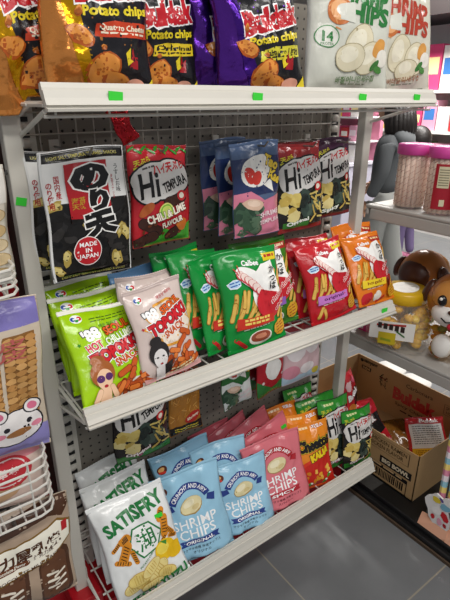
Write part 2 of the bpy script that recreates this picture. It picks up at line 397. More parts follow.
def art_pouch(ban, word, inkc, ban2):
    a = Art(1.33)
    def arc(cx, cy, r, w, a0, a1, col):
        pts = [(cx+(r+w)*math.cos(R(t)), cy+(r+w)*math.sin(R(t))/1.33) for t in range(a0, a1+1, 6)]+[(cx+r*math.cos(R(t)), cy+r*math.sin(R(t))/1.33) for t in range(a1, a0-1, -6)]
        a.poly(col, pts)
    arc(.0, .60, .24, .10, 24, 156, ban)
    a.poly(ban2, [(-.36, .60), (-.24, .63), (-.27, .69), (-.38, .68)]); a.poly(ban2, [(.36, .60), (.24, .63), (.27, .69), (.38, .68)])
    vs, fs = textmesh('CRUNCHY AND AIRY', .02); x0 = min(v[0] for v in vs); x1 = max(v[0] for v in vs); out = []
    for x, y in vs:
        t = R(148-116*(x-x0)/(x1-x0)); rr = .262+.06*y/.72; out.append((rr*math.cos(t), .60*1.33+rr*math.sin(t)))
    a._add('#ffffff', out, fs)
    a.ell('#a98a4c', 0, .625, .175, .12, 12, 20, .03, 4); a.ell('#e3d6a6', 0, .63, .165, .11, 12, 20, .04, 6); a.ell('#f0e7c4', -.03, .65, .09, .05, 15); a.ell('#d3c08a', .06, .60, .06, .03, 20)
    a.text('#ffffff', 'SHRIMP', 0, .455, .66, .135, 0, .008); a.text('#ffffff', 'CHIPS', 0, .345, .54, .135, 0, .008)
    a.poly(ban, [(-.3, .225), (.3, .225), (.27, .25), (.3, .285), (-.3, .285), (-.27, .25)]); a.text('#ffffff', word, 0, .254, .42, .05, 0, .03)
    a.text(inkc, 'サクサク食感 海老チップス', 0, .185, .58, .04, 0, .006); a.text(inkc, 'オリジナル' if word == 'ORIGINAL' else 'スパイシー', 0, .14, .26, .04, 0, .006)
    a.text(inkc, 'NET WT 2.11 OZ (60g)', 0, .065, .34, .025, 0, .006)
    a.ell('#5a2a1a', -.36, .84, .08, .06, 20); a.ell('#e8b06a', -.37, .845, .05, .03, 20); a.rect('#d23a2a', -.42, .80, -.32, .825)
    return a
def art_hitempura(kind):
    a = Art(1.45)
    if kind == 'chili':
        a.poly('#3f9a2c', [(-.5, 0), (.5, 0), (.5, .22), (.2, .12), (-.1, .2), (-.5, .06)])
        for k in range(10): a.cap('#2f8a2a', -.45+.1*k, .95+.012*(-1)**k, .1, .03, 30*(-1)**k)
    elif kind == 'green':
        a.rect('#1f1b1a', -.5, .0, .5, .8); a.poly('#2c8a2a', [(-.5, .8), (.5, .85), (.5, 1), (-.5, 1)]); a.rect('#2c7a2a', -.5, 0, .5, .1); a.lines('#d8e0a0', -.2, .92, .3, 1, .02, .04, 4)
    elif kind == 'purple':
        a.rect('#1f1b1a', -.5, .0, .5, .82); a.rect('#7a1a1e', -.5, .0, .5, .05)
    else:
        a.rect('#1f1b1a', -.5, .0, .5, .82); a.rect('#8f1f1f', -.5, .0, .5, .06); a.rect('#3a7a2a', -.4, .05, .1, .12)
    a.text('#d9d23a', '天ぷら', -.3, .845, .26, .08, 14, .03); a.lines('#d9d23a', -.3, .79, .26, 1, .02, .03, 14)
    # grey speech bubble
    for cx, cy, rx, ry in ((-.05, .66, .43, .26), (.14, .70, .33, .24), (-.24, .59, .22, .22), (.28, .68, .2, .2)): a.ell('#101010', cx, cy, rx+.025, ry+.025)
    for cx, cy, rx, ry in ((-.05, .66, .43, .26), (.14, .70, .33, .24), (-.24, .59, .22, .22), (.28, .68, .2, .2)): a.ell('#d9d6d2', cx, cy, rx, ry)
    a.text('#c62a2e', 'ハイ天ぷら', .12, .79, .56, .15, 10, .04); a.lines('#5a5652', -.22, .78, .2, 1, .02, .025, 12)
    a.text('#12100f', 'Hi', -.23, .62, .33, .36, 8, .022, shear=.12); a.text('#12100f', 'TEMPURA', .20, .63, .46, .15, 18, .03)
    rnd = random.Random(5)
    if kind == 'chili':
        for x, y, r in ((-.22, .2, -30), (.2, .14, 35), (.18, .46, 10), (-.3, .08, 20)): a.cap('#3a1d12', x, y, .26, .14, r, out='#1f0d08')
        for i in range(14): a.ell('#6a3418', rnd.uniform(-.35, .35), rnd.uniform(.08, .25), .03, .02, rnd.uniform(0, 90))
        a.ell('#d8dc7a', .02, .36, .12, .12); a.ell('#7ab83a', .02, .36, .1, .1); a.ell('#c8d86a', .02, .36, .08, .08); a.ell('#b05a2a', -.28, .38, .14, .07, 40); a.ell('#c8702a', .3, .2, .1, .1, 0, 12, .2)
        a.text('#f4e9d8', 'CHILI & LIME', .04, .33, .66, .12, 16, .04, '#4a1010', .04); a.text('#f4e9d8', 'FLAVOUR', .12, .24, .36, .09, 16, .04, '#4a1010', .04)
    else:
        for i in range(9): a.ell(('#d6c06c', '#c9ad55', '#e2d290')[i % 3], -.25+rnd.uniform(-.18, .2), .29+rnd.uniform(-.12, .13), .12, .09, rnd.uniform(0, 180), 12, .25, i)
        for i in range(8): a.ell(('#34443c', '#1d2824', '#46584c')[i % 3], .12+rnd.uniform(-.14, .14), .31+rnd.uniform(-.12, .12), .13, .10, rnd.uniform(0, 180), 12, .2, i+20)
        for i in range(12): a.cap(('#d6c06c', '#c2a552')[i % 2], .32+rnd.uniform(-.12, .12), .28+rnd.uniform(-.16, .16), .18, .032, rnd.uniform(0, 180))
        a.text('#f2f0ea', 'Original' if kind != 'purple' else 'Spicy', -.12, .115, .44, .085, 8, .04, '#8a1f5a' if kind == 'green' else '#2a6a22', .05)
    a.ell('#c4262a', .31, .50, .075, .08); a.ell('#f0e6d4', .31, .50, .04, .045)
    return a
def art_nori():
    a = Art(1.42)
    a.rect('#e9e9e6', -.5, .6, .5, .92); a.rect('#14110f', -.5, .92, .5, 1); a.text('#c9c06a', 'LIGHT SALT TEMPURA SEAWEED SNACKS', 0, .95, .82, .032, 0, .012)
    a.rect('#14110f', -.5, 0, .5, .62); rnd = random.Random(8)
    for i in range(60): a.ell(('#22201f', '#0b0a0a', '#2e2b29', '#191716')[i % 4], rnd.uniform(-.5, .5), rnd.uniform(.1, .56), rnd.uniform(.04, .1), rnd.uniform(.03, .06), rnd.uniform(0, 180), 8, .4, i)
    for x, y, r in ((-.4, .6, 1), (.05, .47, 2), (.35, .36, 3), (.42, .33, 6), (-.32, .2, 4), (.3, .13, 5), (-.43, .1, 7), (-.02, .44, 9)):
        a.ell('#b39b4d', x, y, .10, .055, 20*r, 12, .3, r); a.ell('#d8c67e', x, y+.005, .07, .035, 20*r, 10, .35, r+9)
        for k in range(4): a.ell('#4a3d18', x+rnd.uniform(-.06, .06), y+rnd.uniform(-.03, .03), .01, .008)
    a.rect('#b01c24', -.24, .46, .25, .90); a.rect('#14110f', -.24, .46, .25, .54); a.poly('#b01c24', [(-.24, .54), (.25, .54), (.25, .5), (.1, .51), (0, .48), (-.24, .5)])
    a.text('#100e0e', 'の', .04, .785, .46, .29, 0, .07, '#f4f2ee', .045); a.text('#100e0e', 'り', .12, .61, .24, .25, 0, .07, '#f4f2ee', .045); a.text('#100e0e', '天', .10, .43, .40, .28, 8, .07, '#f4f2ee', .045)
    a.text('#b8942a', '海苔\n天麩', -.13, .61, .16, .13, 0, .02)
    a.text('#b01c24', '国\n内\n産', -.33, .74, .065, .24, 0, .02); a.text('#b01c24', 'の\nり\n使\n用', -.42, .68, .07, .29, 0, .02)
    a.text('#2a2626', 'う\nす\nし\nお\n味', .38, .76, .06, .30, 0, .01); a.text('#b01c24', '海\n苔\nス\nナ\nッ\nク', .31, .7, .03, .26, 0, .01)
    a.ell('#f0e8e4', -.08, .235, .165, .165); a.ell('#c2202a', -.08, .235, .155, .155); a.text('#ffffff', 'MADE\nIN\nJAPAN', -.08, .235, .22, .2, 0, .02)
    a.rect('#0f0d0c', -.5, 0, .5, .055); a.text('#d8cf6a', 'LIGHT SALT TEMPURA SEAWEED SNACKS', 0, .035, .8, .03, 0, .012)
    a.rect('#e4e4e2', -.5, 0, -.465, 1); a.rect('#e4e4e2', .475, 0, .5, 1)
    return a
def art_seaweed(pink='#d07a92', green=False):
    a = Art(1.5)
    a.rect('#22305a' if not green else '#2a6a30', -.5, .45, .5, .84); rnd = random.Random(3)
    a.poly(pink, [(-.5, 0), (.5, 0), (.5, .44), (.1, .38), (-.2, .5), (-.5, .48)])
    a.ell('#e8e6e0', -.05, .70, .32, .24, 15); a.poly('#e8e6e0', [(.05, .55), (.25, .6), (.3, .46)]); a.ell('#c8372c', -.2, .66, .09, .14, 20); a.ell('#c8372c', -.08, .63, .08, .11, -15);
    a.text('#e2c23a', 'Tao', .26, .77, .3, .17, -25, .05, '#1a1410', .05); a.text('#e2c23a', 'Kae', .33, .62, .28, .16, -25, .05, '#1a1410', .05)
    for i in range(26): a.ell(('#3e5a44', '#2c4634', '#58725a')[i % 3], -.24+rnd.uniform(-.24, .24), .2+rnd.uniform(-.16, .14), .11, .07, rnd.uniform(0, 180), 10, .35, i)
    a.ell('#d9b8a0', -.16, .36, .2, .09, -12, 12, .15); a.ell('#e8cdb8', -.16, .37, .13, .05, -12)
    a.text('#f2dfe2', 'SHRIMP', .2, .24, .46, .08, 6, .02); a.text('#f2dfe2', 'TEMPURA', .2, .16, .46, .07, 6, .02)
    return a
def art_cheetos():
    a = Art(1.4)
    a.poly('#c9261c', [(-.5, 0), (.5, 0), (.5, .66), (.2, .5), (-.2, .42), (-.5, .3)]); a.poly('#d8391f', [(-.5, .3), (-.2, .42), (.2, .5), (.5, .66), (.5, .72), (-.1, .5), (-.5, .38)])
    a.text('#151210', 'Cheetos', -.02, .70, .9, .26, 6, .08, '#f3d21c', .03, '#151210'); a.text('#f3d21c', 'KAUA', .1, .53, .55, .17, 12, .08, '#151210', .05)
    rnd = random.Random(2)
    for i in range(12): a.ell(('#e6a02c', '#d8871e', '#f0bb50')[i % 3], .02+rnd.uniform(-.3, .3), .2+rnd.uniform(-.1, .1), .06, .04, rnd.uniform(0, 180), 9, .25, i)
    for x, y in ((-.35, .12), (.32, .16), (.2, .08), (-.2, .08)): a.ell('#4a9a34', x, y, .07, .04, 40); a.ell('#e9efe4', x+.04, y+.02, .03, .02)
    a.text('#ffffff', '치토스', .2, .94, .3, .07, 0, .03, '#b03a10', .04); a.lines('#f7dcae', -.2, .93, .3, 1, .02, .04)
    return a
def art_fire(flav, flavbg, extra, dy=0.):
    a = Art(1.3); k = '#17151a'
    a.poly(k, [(-.20, 1), (.5, 1), (.5, 0), (-.02, 0), (-.1, .1), (-.16, .3), (-.24, .6), (-.3, .8)])
    a.poly(extra, [(-.22, 1), (-.3, .8), (-.24, .6), (-.14, .3), (-.08, .1), (0, 0), (-.14, 0), (-.24, .2), (-.33, .5), (-.4, .8), (-.36, 1)])
    a.text('#c5202b', 'Buldak', .12, .62+dy, .72, .22, 8, .07, '#ffffff', .05)
    a.text('#e9d22a', 'Potato chips', .14, .475+dy, .62, .10, 4, .04)
    a.poly(flavbg, [(-.08, .33+dy), (.46, .335+dy), (.45, .42+dy), (.1, .425+dy), (-.06, .40+dy)]); a.text('#f6ead0' if flavbg[1] == "c" else '#1a1512', flav, .2, .385+dy, .46, .055, 0, .03); a.lines('#f6ead0' if flavbg[1] == "c" else '#1a1512', .2, .35+dy, .44, 1, .02, .014)
    def chip(x, y, rx, ry, r, s): a.ell('#b0541a', x, y, rx, ry, r, 14, .1, s); a.ell('#e0913f', x, y+.008, rx*.88, ry*.82, r, 12, .12, s); [a.ell('#b8662a', x+random.Random(s+i).uniform(-.6, .6)*rx, y+random.Random(s+i+5).uniform(-.4, .4)*ry, .012, .009) for i in range(9)]
    chip(-.2, .33, .13, .07, -25, 3); chip(-.2, .46, .04, .03, 60, 2); chip(.0, .15, .17, .13, 25, 4); chip(.14, .06, .16, .08, -25, 5); chip(.0, .27, .03, .02, 10, 9)
    a.poly('#a81f26', [(.24, .16), (.29, .28), (.31, .22), (.35, .25), (.34, .15)]); a.poly('#e9d22a', [(.2, .24), (.26, .28), (.25, .21), (.29, .2), (.22, .17)]); a.ell('#e8a78f', .3, .05, .1, .06); a.poly('#e9d22a', [(.36, 0), (.5, .1), (.5, 0)])
    return a
def art_onion(red):
    a = Art(1.3); c1 = '#2e7a3c' if not red else '#b5402c'
    if red: a.text('#c98a3a', 'BUTTER GARLIC', .02, .80, .7, .07, 16, .03); a.ell('#cdbf9c', 0, .92, .25, .12, 10); a.text('#8a5a30', 'KOREAN', -.2, .84, .3, .035, 16, .01)
    a.text(c1, 'SHRIMP', .06, .70 if not red else .67, .66, .19, -8 if not red else -10, .05); a.text(c1, 'HIPS', .15, .565 if not red else .53, .5, .17, -4 if not red else -6, .05)
    a.ell('#c9743c', -.20, .575 if not red else .55, .135, .12); a.ell('#eeb07a', -.20, .58 if not red else .555, .10, .09); a.poly('#dedfd4', [(-.2, .52), (-.04, .50), (-.04, .64), (-.2, .62)]); a.ell('#dedfd4', -.18, .58, .055, .05)
    for k in range(4): a.cap('#e09a60', -.30+.03*k, .61-.05*k, .05, .012, 40+40*k)
    if not red:
        a.ell('#4a8a52', -.32, .40, .13, .10); a.ell('#dfe0d6', -.32, .40, .12, .09); a.text('#2e7a3c', '14', -.32, .40, .12, .09, 0, .05); a.text('#2e7a3c', 'PROTEIN', -.32, .35, .14, .025, 0, .01)
    for x, y, rx, ry, r in ((.03, .36, .14, .2, -35), (.16, .27, .18, .13, 30), (-.06, .27, .16, .12, 10)) if not red else ((-.05, .33, .14, .19, -20), (.18, .28, .15, .17, -30), (.06, .2, .15, .1, 10)):
        a.ell('#a89c7a', x, y, rx+.008, ry+.008, r); a.ell('#ded5b8', x, y, rx, ry, r); a.ell('#ece6d0', x-.02, y+.02, rx*.6, ry*.6, r)
    a.ell('#d79a4c', .28, .34, .1, .07, 50); a.ell('#f0ece0', .34, .27, .09, .08); a.ell('#3f7a38', .24, .22, .07, .03, 40); a.ell('#4f8f42', .30, .19, .06, .03, -20)
    a.text('#6a8a5a' if not red else '#a06a4a', '바질어니언새우칩' if not red else '버터갈릭새우칩', .05, .125, .46, .06, 3, .015); a.lines('#8a8f7c', .05, .085, .3, 1, .02, .012)
    a.text('#4a4f44', 'NET WT 2.11 OZ (60g)', -.1, .03, .4, .025, 2, .01); a.lines('#8a8f7c', .33, .035, .16, 1, .02, .014)
    return a
def art_noodle():
    a = Art(1.6); rnd = random.Random(4); a.rect('#7c1f18', -.5, .85, .5, 1)
    for i in range(70): a.cap(('#c98a3a', '#b5762a', '#dba556')[i % 3], rnd.uniform(-.45, .45), rnd.uniform(.25, .86), .12, .02, rnd.uniform(0, 180))
    a.rect('#1c1512', -.5, 0, .5, .16); a.ell('#b52a20', .2, .25, .26, .13, 12); a.text('#f2e7d0', 'Shrimp', .2, .25, .4, .09, 12, .03); a.lines('#e0c83a', 0, .1, .7, 2, .06, .03); a.ell('#c03024', .1, .93, .2, .1)
    return a
def art_red_green():
    a = Art(1.6); a.poly('#2f7a35', [(-.5, 0), (.5, 0), (.5, .2), (0, .12), (-.5, .3)]); a.ell('#e9e7e3', .05, .45, .3, .3, 0, 20, .06, 2); a.ell('#e9e7e3', .05, .72, .28, .22)
    for x, y in ((-.35, .85), (.4, .9), (-.38, .6), (.42, .3), (-.3, .25)): a.ell('#f0d9d9', x, y, .04, .04)
    a.ell('#2f7a35', -.1, .9, .2, .06); return a
def art_pink_bow():
    a = Art(1.1); a.rect('#b5232d', -.5, .86, .5, 1)
    for x, y in ((-.2, .55), (.25, .62)): a.ell('#f1e9ea', x, y, .24, .2); a.ell('#cf3a4a', x+.12, y+.16, .1, .07, 30); a.ell('#cf3a4a', x+.02, y+.17, .1, .07, -30); a.ell('#d9525e', x+.07, y+.165, .04)
    a.rect('#b6cfe0', -.5, 0, .5, .14); a.ell('#d98fa0', -.3, .2, .2, .12); a.ell('#f1e9ea', .1, .22, .2, .1); a.ell('#d9c44a', .35, .12, .1, .06); return a
def art_redpack():
    a = Art(1.3); a.rect('#c2222e', -.5, 0, .5, 1); rnd = random.Random(7)
    a.poly('#1d1819', [(-.1, .1), (.5, .3), (.5, .7), (.1, .6)]); a.ell('#eac3c8', -.2, .7, .2, .14, 20, 14, .2, 2); a.ell('#e45a78', .2, .8, .16, .1, 0, 12, .2); a.text('#ffffff', 'Buldak', 0, .5, .7, .2, 18, .06, '#6a0a14', .05); a.ell('#d98a3a', -.15, .2, .2, .12); a.ell('#efd9c0', .25, .15, .12, .08)
    return a
def art_leaf():
    a = Art(1.2); a.rect('#b8262c', -.5, 0, .5, 1); a.rect('#dfe0e0', -.42, .1, .42, .86); a.text('#ffffff', 'Buldak', .1, .925, .5, .09, 0, .03); a.rect('#e0b02a', -.42, .1, .42, .34); a.lines('#4a4a4e', 0, .8, .7, 9, .055, .018); a.lines('#8a5a1a', 0, .28, .7, 3, .05, .02); return a

# ------------------------------------------------------------------ camera
TH = R(22.2); HD = R(53.9); FPX = 491.; EYE = 1.45
cam = bpy.data.cameras.new('camera'); co = bpy.data.objects.new('camera', cam); C.objects.link(co); bpy.context.scene.camera = co
cam.sensor_fit = 'VERTICAL'; cam.sensor_height = 36; cam.lens = FPX/600*36; cam.clip_start = .02
hd = Vector((math.cos(HD), math.sin(HD), 0)); rt = Vector((math.sin(HD), -math.cos(HD), 0))
fw = hd*math.cos(TH)-Vector((0, 0, math.sin(TH))); up = rt.cross(fw)
co.matrix_world = Matrix(((rt.x, up.x, -fw.x, 0), (rt.y, up.y, -fw.y, 0), (rt.z, up.z, -fw.z, EYE), (0, 0, 0, 1)))

# ------------------------------------------------------------------ common surfaces
WHITE = mat('#cdc9bf', .42, 0, 0, spec=.4, mottle=.04, mscale=14); WIRE = mat('#d3d0c8', .4); GREYM = mat('#a8a5a0', .45, 0, .05, 60, mottle=.05, mscale=10)
RED = mat('#b01420', .35); BLACK = mat('#111112', .4, mottle=.3, mscale=6); GREEN = mat('#35d335', .6); DARK = mat('#1a1918', .6)
def grid_mat(name, base, line, sx, sy, ox, oy, wx, rough, axes='XY', dots=False, mottle=0.):
    m = bpy.data.materials.new(name); m.use_nodes = True; nt = m.node_tree; b = nt.nodes['Principled BSDF']; b.inputs['Roughness'].default_value = rough
    tc = nt.nodes.new('ShaderNodeTexCoord'); sp = nt.nodes.new('ShaderNodeSeparateXYZ'); nt.links.new(tc.outputs['Object'], sp.inputs[0])
    def mth(op, a, c=None):
        n = nt.nodes.new('ShaderNodeMath'); n.operation = op
        for i, v in enumerate((a, c)):
            if v is None: continue
            if isinstance(v, (int, float)): n.inputs[i].default_value = v
            else: nt.links.new(v, n.inputs[i])
        return n.outputs[0]
    def cell(o, off, s):
        return mth('ABSOLUTE', mth('SUBTRACT', mth('FRACT', mth('DIVIDE', mth('SUBTRACT', o, off), s)), .5))
    a = cell(sp.outputs[axes[0]], ox, sx); c = cell(sp.outputs[axes[1]], oy, sy)
    if dots: f = mth('LESS_THAN', mth('ADD', mth('POWER', mth('MULTIPLY', a, sx), 2), mth('POWER', mth('MULTIPLY', c, sy), 2)), wx*wx)
    else: f = mth('MAXIMUM', mth('GREATER_THAN', a, .5-wx/sx), mth('GREATER_THAN', c, .5-wx/sy))
    mx = nt.nodes.new('ShaderNodeMix'); mx.data_type = 'RGBA'; nt.links.new(f, mx.inputs['Factor'])
    mx.inputs['A'].default_value = rgb(base); mx.inputs['B'].default_value = rgb(line)
    if mottle:
        n2 = nt.nodes.new('ShaderNodeTexNoise'); n2.inputs['Scale'].default_value = 3; n2.inputs['Detail'].default_value = 8; n2.inputs['Roughness'].default_value = .65
        nt.links.new(tc.outputs['Object'], n2.inputs['Vector'])
        cr = nt.nodes.new('ShaderNodeMix'); cr.data_type = 'RGBA'; k = rgb(base)
        cr.inputs['A'].default_value = tuple(x*(1-mottle) for x in k[:3])+(1,); cr.inputs['B'].default_value = tuple(x*(1+mottle) for x in k[:3])+(1,)
        nt.links.new(n2.outputs['Fac'], cr.inputs['Factor']); nt.links.new(cr.outputs['Result'], mx.inputs['A'])
    nt.links.new(mx.outputs['Result'], b.inputs['Base Color']); return m

# ------------------------------------------------------------------ setting
FLOOR = grid_mat('floor_tiles', '#6c6e70', '#8d877a', .6, .6, .83, .525, .0025, .32, mottle=.3)
struct(MB().bx((-3, -3, -.02), (8, 8, 0)).build('floor', FLOOR))
struct(MB().bx((-3, -3, 3.2), (8, 8, 3.25)).build('ceiling', mat('#d6d6d4', .9)))
WALL = mat('#cfcac6', .8)
struct(MB().bx((7.0, -3, 0), (7.1, 8, 3.4)).build('wall_right', WALL)); struct(MB().bx((-3, 7.0, 0), (7.1, 7.1, 3.4)).build('wall_back', WALL))

# ------------------------------------------------------------------ display rack
XL, XR, YF, YP = .235, 1.315, .85, 1.165
rk = thing('display_rack', 'white metal display rack with pegboard back holding the shelves of snack bags', 'display rack', (XL, 1.03, 0))
def part(mb, name, m, parent, **k):                     # builds in world coordinates, then parents with the offset removed
    o = mb.build(name, m, parent, **k); o.matrix_parent_inverse = parent.matrix_world.inverted() if False else Matrix.Translation(-Vector(parent.location)) if parent.rotation_euler[2] == 0 else Matrix.Identity(4)
    return o
PEG = grid_mat('pegboard', '#837d73', '#1d1b19', .0254, .0254, 0, 0, .0032, .6, 'XZ', True)
for x0, x1 in ((XL, XL+.034), (XR-.034, XR)):
    q = MB().bx((x0, 1.03, .0), (x1, 1.062, 1.72)); po = part(q, 'post', WHITE, rk, bevel=.003)
q = MB().box((.249, 1.029, 1.262), (.020, .0012, .016), rot=Matrix.Rotation(R(15), 3, 'Y')); so = part(q, 'price_sticker', GREEN, rk)
so['label'] = 'bright green price sticker on the left post'
part(MB().bx((XL+.03, YP, .1), (XR, YP+.012, 1.70)), 'pegboard', PEG, rk)
for x0 in (XL+.045, XR-.06):                             # slotted uprights standing before the pegboard
    q = MB().bx((x0, YP-.012, .1), (x0+.05, YP-.001, 1.70)); n = 46
    for k in range(n):
        z = .16+k*.0325; q.ball((x0+.022, YP-.013, z), (.017, .010, .0115), 12, 8, 0); q.box((x0+.024, YP-.0135, z+.0165), (.026, .004, .010), 1)
    part(q, 'slotted_upright', [WHITE, DARK], rk, smooth=False)
q = MB().bx((XL-.02, 1.0, 0), (XR, 1.16, .10)); q.bx((XL-.02, .99, .10), (XL+.06, 1.12, .165)); part(q, 'base', RED, rk, bevel=.004)
# red uprights of the bay behind the rack
rb = thing('neighbouring_rack', 'narrow dark red upright of the next rack behind the left post', 'rack', (.23, 1.3, 0))
part(MB().bx((.215, 1.24, 0), (.26, 1.30, 1.75)), 'upright', RED, rb); part(MB().bx((-.5, 1.30, 0), (.30, 1.34, 1.75)), 'back_panel', mat('#3a3634', .7), rb)
part(MB().bx((-.5, 1.1, 0), (.24, 1.30, .12)), 'base', RED, rb)

def shelf(name, z, zb, label, stickers, x0, x1):
    t = thing(name, label, 'shelf', (XL, YF, z), 'wire shelves of the snack rack')
    q = MB(); yt, yb = YF+.014, YF-.008                   # tilted price channel with ridges
    prof = [(yt, z), (yt-.004, z+.002), (yt-.008, z-.006), (yt-.009, z-.010), (yt-.013, z-.010), (YF-.003, (z+zb)/2), (yb-.001, zb+.010), (yb+.004, zb+.009), (yb+.003, zb+.006), (yb-.005, zb+.004), (yb-.004, zb), (yb+.006, zb), (yt+.006, z-.012), (yt+.005, z)]
    n = len(prof); vs = [(x, y, zz) for x in (x0, x1) for y, zz in prof]
    q.add(vs, [(i, i+n, (i+1) % n+n, (i+1) % n) for i in range(n)]+[tuple(range(n)), tuple(range(2*n-1, n-1, -1))])
    part(q, 'price_rail', WHITE, t)
    zf = z-.028; q = MB()
    for i in range(22):
        x = x0+.01+i*(x1-x0-.02)/21; q.tube([(x, YF+.012, zf), (x, YP-.02, zf), (x, YP-.02, zf+.05)], .0022, 5)
    for y, zz in ((YF+.015, zf-.005), (YF+.11, zf-.005), (YF+.2, zf-.005), (YP-.025, zf-.005), (YP-.02, zf+.05), (YP-.02, zf+.025), (YF+.012, zb-.008)): q.tube([(x0, y, zz), (x1, y, zz)], .003, 6)
    for i in range(12):
        x = x0+.02+i*(x1-x0-.04)/11; q.tube([(x, YF+.012, zf), (x, YF+.012, zb-.008)], .002, 5)
    part(q, 'wire_deck', WIRE, t)
    for x in (XL+.034, XR-.012):
        q = MB(); q.tube([(x, YF+.01, zf-.004), (x, 1.06, zf-.004)], .004); q.tube([(x, YF+.02, zb+.0), (x, 1.06, z-.095)], .0045); q.tube([(x, YF+.1, zf-.004), (x, 1.06, z-.06)], .003)
        q.bx((x-.004, 1.04, z-.11), (x+.004, 1.06, z+.0)); part(q, 'bracket', WIRE, t)
    for px in stickers:
        q = MB().box((px, YF-.0045, (z+zb)/2+.002), (.026, .002, .016), rot=Matrix.Rotation(R(4), 3, 'Y')); s = part(q, 'price_sticker', GREEN, t); s['label'] = 'bright green price sticker on the rail'
shelf('wire_shelf', 1.474, 1.432, 'white wire shelf at eye level with four green price stickers on its rail', (0.385, 0.700, 1.031, 1.252), .264, 1.345)
shelf('wire_shelf', .855, .818, 'middle white wire shelf below the hanging seaweed snacks', (1.235,), .266, 1.29)
shelf('wire_shelf', .222, .178, 'lowest white wire shelf just above the floor', (), .285, 1.298)
# wire grid fixed behind the upper hooks
wg = thing('wire_grid_panel', 'grey wire grid panel across the pegboard under the top shelf', 'wire grid', (XL+.05, 1.14, 1.27)); q = MB()
for i in range(24): q.tube([(XL+.06+i*.0415, 1.145, 1.29), (XL+.06+i*.0415, 1.145, 1.425)], .0018, 5)
for zz in (1.29, 1.335, 1.38, 1.425): q.tube([(XL+.05, 1.143, zz), (XR-.04, 1.143, zz)], .0022, 5)
part(q, 'wires', mat('#a29c92', .5), wg)

# ------------------------------------------------------------------ top shelf
FIRE_O = art_fire('Quattro Cheese', '#c8401f', '@#e0a516'); FIRE_P = art_fire('Habanero Lime', '#d8cf3a', '@#4a1f8a', -.10); FIRE_R = art_fire('Original', '#e6c92c', '@#8a1a2a', -.06)
FG = 'foil bags of spicy potato chips on the top shelf'
bag('chip_bag', (.302, 1.0, 1.458, 0, 2, 3, .20, .27), FIRE_O, foil('#e9964c'), 'orange foil potato chip bag sagging over the left end of the top shelf', group=FG, T=.07, amp=.011, metal=True, sag=.03)
bag('chip_bag', (.396, .925, 1.462, -2, 4, 0, .207, .27), FIRE_O, foil('#e9964c'), 'orange foil potato chip bag reading Quattro Cheese', group=FG, T=.075, amp=.008, metal=True)
bag('chip_bag', (.545, .985, 1.462, -3, 2, 2, .19, .26), FIRE_R, foil('#5a2a4a'), 'dark foil potato chip bag reading Original', group=FG, T=.055, amp=.008, metal=True)
bag('chip_bag', (.735, .995, 1.464, -6, 4, 3, .20, .27), FIRE_P, foil('#5a2a94'), 'purple foil potato chip bag tucked behind the Habanero Lime one', group=FG, T=.055, amp=.010, metal=True)
bag('chip_bag', (.775, .917, 1.462, -9, 6, 7, .22, .28), FIRE_P, foil('#5a2a94'), 'purple foil potato chip bag reading Habanero Lime', group=FG, T=.07, amp=.009, metal=True)
bag('chip_bag', (1.045, .912, 1.460, -12, 5, 0, .262, .315), art_onion(False), '#d5d6ca', 'pale grey shrimp chip bag with green lettering and a 14 protein mark', group='pale shrimp chip bags on the top shelf', T=.07, amp=.006)
bag('chip_bag', (1.335, .977, 1.463, -13, 6, 3, .262, .325), art_onion(True), '#d8d5c4', 'pale shrimp chip bag with red butter garlic lettering at the right end', group='pale shrimp chip bags on the top shelf', T=.06, amp=.006)
bag('snack_bag', (.480, 1.0, 1.368, 0, 0, 25, .042, .07), None, foil('#b5202a'), 'small red foil packet dangling under the top shelf', T=.02, amp=.004, metal=True)

# ------------------------------------------------------------------ packs hanging on hooks
def hook(x, z, y0, label, n=None):
    t = thing('peg_hook', label, 'peg hook', (x, YP-.013, z), 'peg hooks on the rack'); q = MB(); q.tube([(x, YP-.001, z), (x, y0, z), (x, y0-.012, z+.012)], .0025, 6); part(q, 'rod', mat('#8f8b86', .35, .6), t)
    q = MB().box((x, YP-.004, z), (.022, .006, .03)); part(q, 'back_plate', WIRE, t)
NORI = art_nori(); HC = art_hitempura('chili'); HO = art_hitempura('original'); HG = art_hitempura('green'); HP = art_hitempura('purple'); SW = art_seaweed()
HK = dict(cat='seaweed snack', kind='flat', slump=0)
bag('seaweed_snack_pack', (.362, .975, 1.100, 0, 0, 0, .175, .262), NORI, '#d9d9d7', 'large black and white tempura seaweed pack with a red MADE IN JAPAN seal', T=.03, amp=.003, group='hanging Japanese seaweed packs', **HK)
bag('seaweed_snack_pack', (.345, 1.03, 1.108, 0, 0, -1, .170, .25), NORI, '#d9d9d7', 'black and white tempura seaweed pack hanging half hidden behind the front one', T=.03, amp=.003, group='hanging Japanese seaweed packs', **HK)
bag('seaweed_snack_pack', (.548, 1.005, 1.133, 2, 1, 0, .156, .224), HC, '#b5202a', 'red tempura seaweed pack reading CHILI & LIME', T=.035, amp=.004, **HK)
for (x, y, z, l), lb in zip(((.813, .970, 1.119, 4), (.808, 1.030, 1.116, 6), (.800, 1.085, 1.119, 6)), ('blue and pink seaweed pack in front on its hook', 'blue and pink seaweed pack second on its hook', 'blue and pink seaweed pack last on its hook, nearest the pegboard')):
    bag('seaweed_snack_pack', (x, y, z, 0, l, 0, .153, .236), SW, '#4e6284', lb, T=.028, amp=.004, group='blue and pink seaweed packs on one hook', **HK)
bag('seaweed_snack_pack', (1.000, .999, 1.101, -2, 4, 3, .165, .241), HO, '#8a2224', 'red topped tempura seaweed pack with yellow pieces, in front on its hook', T=.035, amp=.004, **HK)
bag('seaweed_snack_pack', (1.018, 1.05, 1.098, -2, 4, 3, .162, .240), HO, '#8a2224', 'red topped tempura seaweed pack hidden behind another on its hook', T=.03, amp=.004, **HK)
